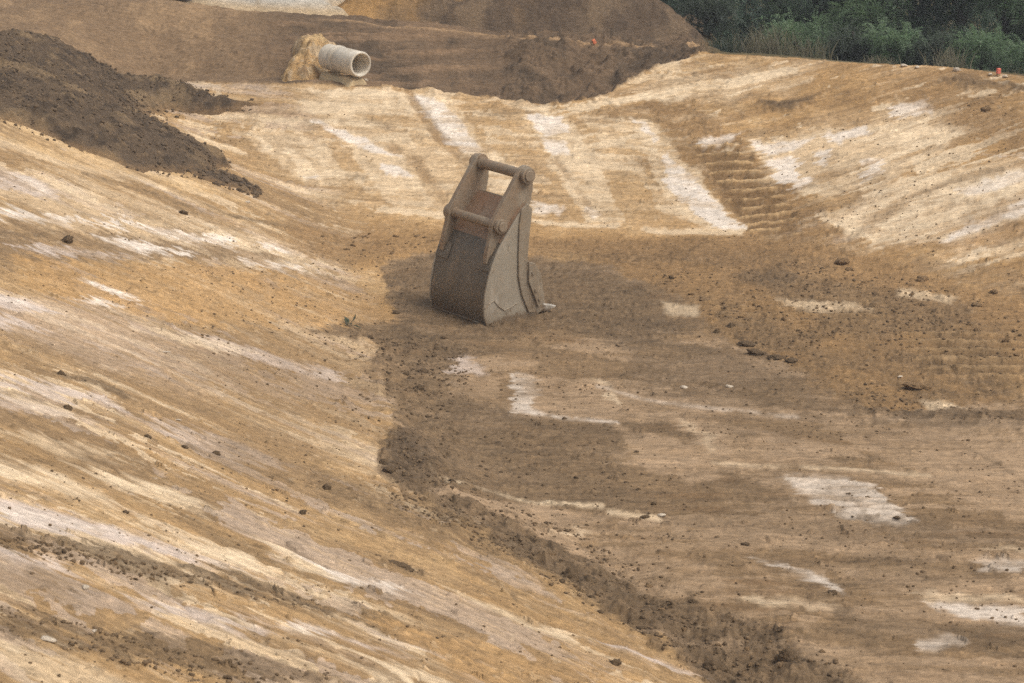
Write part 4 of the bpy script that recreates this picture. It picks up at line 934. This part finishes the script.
bv, bf = CR1
me = bpy.data.meshes.new('soil_crumbs'); me.from_pydata(np.concatenate(bv).tolist(), [], np.concatenate(bf).tolist()); me.shade_smooth()
o = mesh_obj('soil_crumbs', me, clod_material('crumb earth', lin(106, 87, 65), .15)); tag(o, 'countless tiny soil crumbs strewn over the cutting', 'soil crumbs', kind='stuff')

# ------------------------------------------------------------------ markers, sheet, hose, weed
def plain(name, c, rough=.6):
    m, nt, b = mat(name); co = nd(nt, 'ShaderNodeTexCoord').outputs['Object']
    nt.links.new(mixc(nt, 1.0, c, maprange(nt, noise(nt, 20, 4, .6, co), .3, .7, .85, 1.12), 'MULTIPLY'), b.inputs['Base Color']); b.inputs['Roughness'].default_value = rough; return m
M_OR = plain('orange marker paint', lin(214, 120, 80)); M_RED = plain('red marker paint', lin(214, 110, 90)); M_WOOD = plain('stake wood', lin(150, 120, 86))
def stake(name, px, d, py_b, h, lean, mtop, label):
    p = hit_fn(lambda x, y: np.where(y > d, 99, -99), px, py_b, 20, 60, 8000)
    r = empty(name, (p[0], p[1], surf(p[0], p[1]))); r.rotation_euler = (0, lean, .4); tag(r, label, 'marker')
    bm = extrude_poly([(-.02, -.06), (.02, -.06), (.02, h * .55), (-.02, h * .55)], -.02, .02); bm_obj('stake', bm, M_WOOD, r, False, .003)
    bm = extrude_poly([(-.021, h * .3), (.021, h * .3), (.021, h * .94), (.0, h), (-.021, h * .94)], -.022, .022); bm_obj('painted_top', bm, mtop, r, False, .003)
stake('marker_stake', 596, 34.35, 42, .10, -.5, M_OR, 'tiny leaning orange marker stake on the ledge of the dark bank')
q = on(998, 77); stake('marker_stake', 998, q[1], 78, .10, .05, M_RED, 'upright red marker stake between white stones on the right crest')
m, nt, b = mat('pale sheet'); b.inputs['Base Color'].default_value = tuple(lin(186, 180, 186)) + (1,); b.inputs['Roughness'].default_value = .5
nt.links.new(bump(nt, noise(nt, 4, 4, .5, nd(nt, 'ShaderNodeTexCoord').outputs['Object']), .6, .06), b.inputs['Normal']); M_SHEET = m
a_, b_ = at_z(158, 35.1), at_z(204, 35.1)
bm = bmesh.new(); n = 18; vs = []
for j in range(10):
    for i in range(n):
        u, v = i / (n - 1), j / 9
        x = a_[0] + (b_[0] - a_[0]) * u + .12 * v; y = a_[1] + .9 * v - .05 * u
        z = surf(x, y) + .03 + .30 * v ** .7 + .04 * math.sin(u * 9 + v * 3) * v
        vs.append(bm.verts.new((x, y, z)))
for j in range(9):
    for i in range(n - 1): bm.faces.new((vs[j * n + i], vs[j * n + i + 1], vs[j * n + n + i + 1], vs[j * n + n + i]))
o = bm_obj('plastic_sheet', bm, M_SHEET, None, True); sm = o.modifiers.new('thick', 'SOLIDIFY'); sm.thickness = .015
tag(o, 'pale lilac sheet propped up at the top left edge', 'sheet')
M_RUB = plain('black rubber', lin(48, 44, 42), .7)
cu = bpy.data.curves.new('hose', 'CURVE'); cu.dimensions = '3D'; cu.bevel_depth = .028; cu.bevel_resolution = 4
s = cu.splines.new('NURBS'); hp = [(168, 34.95, .08), (176, 34.9, .2), (186, 34.85, .26), (195, 34.85, .2), (199, 34.85, .08), (205, 34.9, .15), (210, 35.1, .34)]
s.points.add(len(hp) - 1); s.use_endpoint_u = True; s.order_u = 3
for k, (px, d, z) in enumerate(hp):
    x, y = at_z(px, d); s.points[k].co = (x, y, surf(x, y) + z, 1)
ho = bpy.data.objects.new('hose', cu); COL.objects.link(ho)
dg = bpy.context.evaluated_depsgraph_get(); me = bpy.data.meshes.new_from_object(ho.evaluated_get(dg)); bpy.data.objects.remove(ho)
me.materials.clear(); o = mesh_obj('rubber_hose', me, M_RUB); tag(o, 'dark bent hose lying over the pale lilac sheet', 'hose')

def leaf_material(name, c1, c2, c3):
    m, nt, b = mat(name)
    r = nd(nt, 'ShaderNodeNewGeometry').outputs['Random Per Island']
    co = nd(nt, 'ShaderNodeTexCoord').outputs['Object']
    c = mixc(nt, r, c1, c2); c = mixc(nt, maprange(nt, noise(nt, 1.3, 3, .5, co), .45, .65, 0, .7), c, c3)
    nt.links.new(c, b.inputs['Base Color']); b.inputs['Roughness'].default_value = .55
    tr = nd(nt, 'ShaderNodeBsdfTranslucent'); nt.links.new(c, tr.inputs['Color'])
    mx = nd(nt, 'ShaderNodeMixShader'); mx.inputs[0].default_value = .48; nt.links.new(b.outputs[0], mx.inputs[1]); nt.links.new(tr.outputs[0], mx.inputs[2])
    nt.links.new(mx.outputs[0], nt.nodes['Material Output'].inputs['Surface'])
    return m
M_LEAF = [leaf_material('dark leaves', (.10, .165, .105), (.17, .23, .14), (.125, .18, .135)), leaf_material('mid leaves', (.11, .19, .09), (.20, .27, .13), (.14, .20, .115)), leaf_material('grey green leaves', (.05, .07, .045), (.10, .12, .07), (.06, .085, .06))]
M_DRY = leaf_material('dry stalks', (.17, .15, .09), (.28, .24, .15), (.15, .16, .085))
M_BARK = plain('bark', (.07, .055, .04))
def leaf_cloud(n, centers, radii, size, droop, seed):
    r = np.random.default_rng(seed); V = []; Fc = []
    k = r.integers(0, len(centers), n); d = r.normal(size=(n, 3)); d /= np.linalg.norm(d, axis=1)[:, None]
    pos = np.array(centers)[k] + d * np.array(radii)[k][:, None] * (r.random(n) ** .45)[:, None] * np.array([1, 1, .8])
    for i in range(n):
        p = pos[i]; a = d[i] * .8 + r.normal(size=3) * .5; a[2] -= droop; a /= np.linalg.norm(a)
        s = np.cross(a, r.normal(size=3)); s /= np.linalg.norm(s); nn = np.cross(a, s)
        L = size * r.uniform(.6, 1.4); w = L * r.uniform(.16, .26)
        o = len(V); V += [p, p + a * L * .45 + s * w + nn * L * .04, p + a * L, p + a * L * .45 - s * w + nn * L * .04]; Fc += [(o, o + 1, o + 2), (o, o + 2, o + 3)]
    return np.array(V), Fc
def sprays(n, centers, radii, seed, size):
    """leafy twigs: each twig arches out and carries pairs of leaves"""
    r = np.random.default_rng(seed); nz = lambda v: v / np.maximum(np.linalg.norm(v, axis=1)[:, None], 1e-6)
    k = r.integers(0, len(centers), n); d = r.normal(size=(n, 3)); d[:, 2] = abs(d[:, 2]) * .6 - .1; d = nz(d)
    p = np.array(centers)[k] + d * (np.array(radii)[k] * r.uniform(.55, 1.0, n))[:, None] * np.array([1, 1, .85]); g = nz(d + r.normal(size=(n, 3)) * .45)
    V = []
    for j in range(9):
        q = p + g * j * size * .42; g = nz(g + np.array([0, 0, -.09])); s = nz(np.cross(g, [0, 0, 1.0]))
        for sg in (-1, 1):
            a = nz(g * .55 + s * sg * .8 + r.normal(size=(n, 3)) * .15); L = (size * r.uniform(.7, 1.15, n) * (1 - .05 * j))[:, None]; b = nz(np.cross(a, np.cross(a, g)))
            V.append(np.stack([q, q + a * L * .5 + b * L * .13, q + a * L, q + a * L * .5 - b * L * .13], 1).reshape(-1, 3))
    V = np.concatenate(V); m = len(V) // 4
    return V, [(4 * i, 4 * i + 1, 4 * i + 2, 4 * i + 3) for i in range(m)]
def tree(px, d, hgt, rad, mi, seed, label, leaf=.13, nsp=900):
    x, y = at_z(px, d - 1.3); z = surf(x, y); r = random.Random(seed)
    root = empty('leafy_shrub', (x, y, z)); tag(root, label, 'bush', 'dark bushes along the right crest')
    cs, rs = [], []
    for k in range(22):
        a = r.uniform(0, 6.28); q = r.uniform(.2, 1) ** .6 * rad * .8; h = r.uniform(.12, .95) * hgt
        cs.append((q * math.cos(a), q * math.sin(a), h)); rs.append(rad * r.uniform(.28, .5))
    for k in range(7):
        a = r.uniform(3.4, 6.0); cs.append((rad * .8 * math.cos(a), rad * .75 * math.sin(a), r.uniform(.15, .6))); rs.append(rad * r.uniform(.28, .42))
    V1, F1 = sprays(nsp, cs, rs, seed, leaf); V2, F2 = leaf_cloud(int(nsp * 3.6), cs, [q * .85 for q in rs], leaf * .9, .3, seed + 1)
    me = bpy.data.meshes.new('crown'); me.from_pydata(V1.tolist() + V2.tolist(), [], F1 + [tuple(i + len(V1) for i in f) for f in F2]); mesh_obj('crown', me, M_LEAF[mi], root)
    bm = bmesh.new(); cyl(bm, (0, 0, -.2), (.05, .02, hgt * .5), .07, 10, .045)
    for c in cs[::3]: cyl(bm, (.03, .01, hgt * .12 + .2 * r.random()), c, .03, 6, .012)
    bm_obj('trunk', bm, M_BARK, root, True)
TR = [(668, 42.5, 3.8, 1.1, 0, 'dark shrub partly behind the right flank of the spoil mound'), (716, 40.6, 3.4, 1.0, 0, 'dark shrub just right of the spoil mound flank'), (765, 42.0, 3.8, 1.1, 1, 'mid green shrub behind the dry grass right of the mound'),
      (812, 40.6, 3.2, .95, 0, 'dark shrub right of the tall dry grass at the crest'), (852, 39.4, 3.4, 1.0, 1, 'fresher green shrub with arching leafy twigs in the middle of the row'), (898, 40.4, 3.7, 1.1, 0, 'dark shrub behind the pale stone nearest the middle of the crest'),
      (946, 39.6, 3.3, 1.0, 0, 'dark shrub behind the brown weeds on the right crest'), (990, 38.8, 3.5, 1.0, 1, 'green shrub behind the red marker stake'), (1034, 38.0, 3.6, 1.05, 1, 'green shrub cut by the right edge of the photo'), (735, 45, 4.6, 1.4, 0, 'tall dark tree behind the shrub beside the mound'), (830, 44.5, 4.8, 1.4, 0, 'tall dark tree behind the middle of the shrub row'), (925, 44, 4.8, 1.4, 0, 'tall dark tree behind the right part of the shrub row'), (1020, 43, 4.8, 1.4, 0, 'tall dark tree in the right corner behind the green shrubs'), (1090, 40, 4, 1.3, 0, 'dark shrub beyond the right edge')]
for i, (px, d, hh, rr, mi, lb) in enumerate(TR):
    if px < 1080: tree(px, d, hh, rr, mi, 900 + i * 7, lb, .085 if mi == 0 else .10, 1500)
# low scrub along the crest
for i, (px, d, hh, rr, mi, lb) in enumerate([(700, 36.6, .55, .45, 2, 'low grey green scrub between the mound flank and the dry grass'), (786, 36.3, .6, .5, 1, 'low green scrub between two dry grass clumps'), (846, 35.6, .5, .45, 2, 'low grey green scrub under the fresher green shrub'),
        (888, 35.0, .5, .42, 1, 'low green scrub just left of the pale crest stone'), (926, 34.6, .45, .4, 2, 'low grey green scrub left of the brown weeds'), (965, 34.2, .5, .4, 1, 'low green scrub between the brown weeds and the red marker'), (1030, 33.6, .5, .42, 1, 'low green scrub at the right edge of the crest')]):
    tree(px, d + 1.3, hh, rr, mi, 1300 + i * 5, lb, .06, 420)
# dry grass clumps
def tuft(px, d, hgt, wid, n, m, label, seed):
    hgt *= .75; wid *= .78
    r = np.random.default_rng(seed); x, y = at_z(px, d); z = surf(x, y); V = []; Fc = []
    for i in range(n):
        b = np.array([r.normal() * wid * .5, r.normal() * wid * .3, -.03]); g = np.array([r.normal() * .22, r.normal() * .22, 1.0]); L = hgt * r.uniform(.45, 1.1); w = .007 + .004 * r.random()
        s = np.array([r.normal(), r.normal(), 0]); s /= np.linalg.norm(s); p = b; o = len(V); bend = np.array([r.normal() * .16, r.normal() * .16, -.05])
        for j in range(5):
            k = w * (1 - j / 4.6); V += [p - s * k, p + s * k]; p = p + g / np.linalg.norm(g) * L / 4; g = g + bend
        Fc += [(o + 2 * j, o + 2 * j + 1, o + 2 * j + 3, o + 2 * j + 2) for j in range(4)]
    me = bpy.data.meshes.new('grass_clump'); me.from_pydata(np.array(V).tolist(), [], Fc); o = mesh_obj('grass_clump', me, m); o.location = (x, y, z); tag(o, label, 'dry grass', 'weeds in front of the bushes'); return o
tuft(742, 35.2, .6, .4, 120, M_DRY, 'tall tan dry grass clump right of the spoil mound', 1)
tuft(768, 34.9, .75, .5, 150, M_DRY, 'tallest tan dry grass clump in front of the mid green shrub', 2)
tuft(800, 34.9, .5, .5, 110, M_DRY, 'mixed dry grass clump left of the fresher green shrub', 3)
tuft(716, 35.2, .4, .4, 160, M_LEAF[2], 'low grey green weeds at the foot of the spoil mound flank', 4)
tuft(830, 36.4, .35, .5, 160, M_LEAF[2], 'low green weeds under the fresher green shrub', 5)
tuft(872, 34.2, .3, .35, 110, M_DRY, 'short dry weeds between two shrubs on the crest', 8)
tuft(938, 33.2, .5, .35, 110, M_DRY, 'brown upright weeds above the right crest stones', 6)
tuft(980, 35.4, .35, .4, 120, M_LEAF[2], 'low green weeds left of the red marker stake', 7)
tuft(1012, 35.0, .4, .35, 90, M_DRY, 'sparse dry weeds near the right corner', 9)
# one small weed on the slope
x, y, z = on(351, 328); V, Fc = leaf_cloud(16, [(0, 0, .03)], [.035], .075, -.2, 5)
me = bpy.data.meshes.new('weed'); me.from_pydata(V.tolist(), [], Fc); o = mesh_obj('weed', me, leaf_material('weed leaves', (.09, .11, .07), (.15, .17, .11), (.11, .12, .08))); o.location = (x, y, z); tag(o, 'single small grey green weed left of the bucket', 'weed')

# ------------------------------------------------------------------ thin haze volume, added to lift the dark tones
bm = bmesh.new(); bmesh.ops.create_cube(bm, size=1, matrix=Matrix.Translation((0, 590, 4.0)) @ Matrix.Diagonal((12000, 1260, 12, 1)))
m = bpy.data.materials.new('haze air'); m.use_nodes = True; nt = m.node_tree; nt.nodes.clear()
out = nd(nt, 'ShaderNodeOutputMaterial'); pv = nd(nt, 'ShaderNodeVolumePrincipled'); pv.inputs['Color'].default_value = (.88, .9, .92, 1); pv.inputs['Density'].default_value = .0016; pv.inputs['Anisotropy'].default_value = .2
nt.links.new(pv.outputs[0], out.inputs['Volume']); tag(bm_obj('haze', bm, m), kind='stuff')
# ------------------------------------------------------------------ light, sky, camera
EL, AZ = math.radians(56), math.radians(112)      # sun azimuth measured from +Y towards +X
w = bpy.data.worlds.new('World'); scene.world = w; w.use_nodes = True; nt = w.node_tree
sky = nd(nt, 'ShaderNodeTexSky', sky_type='NISHITA'); sky.sun_disc = False; sky.sun_elevation = EL; sky.sun_rotation = AZ; sky.dust_density = 4; sky.air_density = 1.0; sky.ozone_density = .6
hs = nd(nt, 'ShaderNodeHueSaturation'); hs.inputs['Saturation'].default_value = .35; nt.links.new(sky.outputs[0], hs.inputs['Color'])
nt.links.new(hs.outputs[0], nt.nodes['Background'].inputs['Color']); nt.nodes['Background'].inputs['Strength'].default_value = .15
sd_ = bpy.data.lights.new('sun', 'SUN'); sd_.energy = .95; sd_.angle = math.radians(25); sd_.color = (1, .975, .925)
so = bpy.data.objects.new('sun', sd_); COL.objects.link(so)
dv = Vector((math.sin(AZ) * math.cos(EL), math.cos(AZ) * math.cos(EL), math.sin(EL))); so.rotation_euler = dv.to_track_quat('Z', 'Y').to_euler()
cam = bpy.data.cameras.new('camera'); cam.sensor_width = 36; cam.lens = F / W * 36; cam.clip_start = .1; cam.clip_end = 10000
cam.dof.use_dof = True; cam.dof.focus_distance = 23.5; cam.dof.aperture_fstop = 8.0
co_ = bpy.data.objects.new('camera', cam); COL.objects.link(co_); co_.location = (0, 0, CAMZ); co_.rotation_euler = (math.pi / 2 - PITCH, 0, 0)
scene.camera = co_
vs_ = scene.view_settings; vs_.view_transform = 'Standard'; vs_.look = 'None'; vs_.exposure = 0.38; vs_.gamma = 1; vs_.use_curve_mapping = False
scene.cycles.use_denoising = False
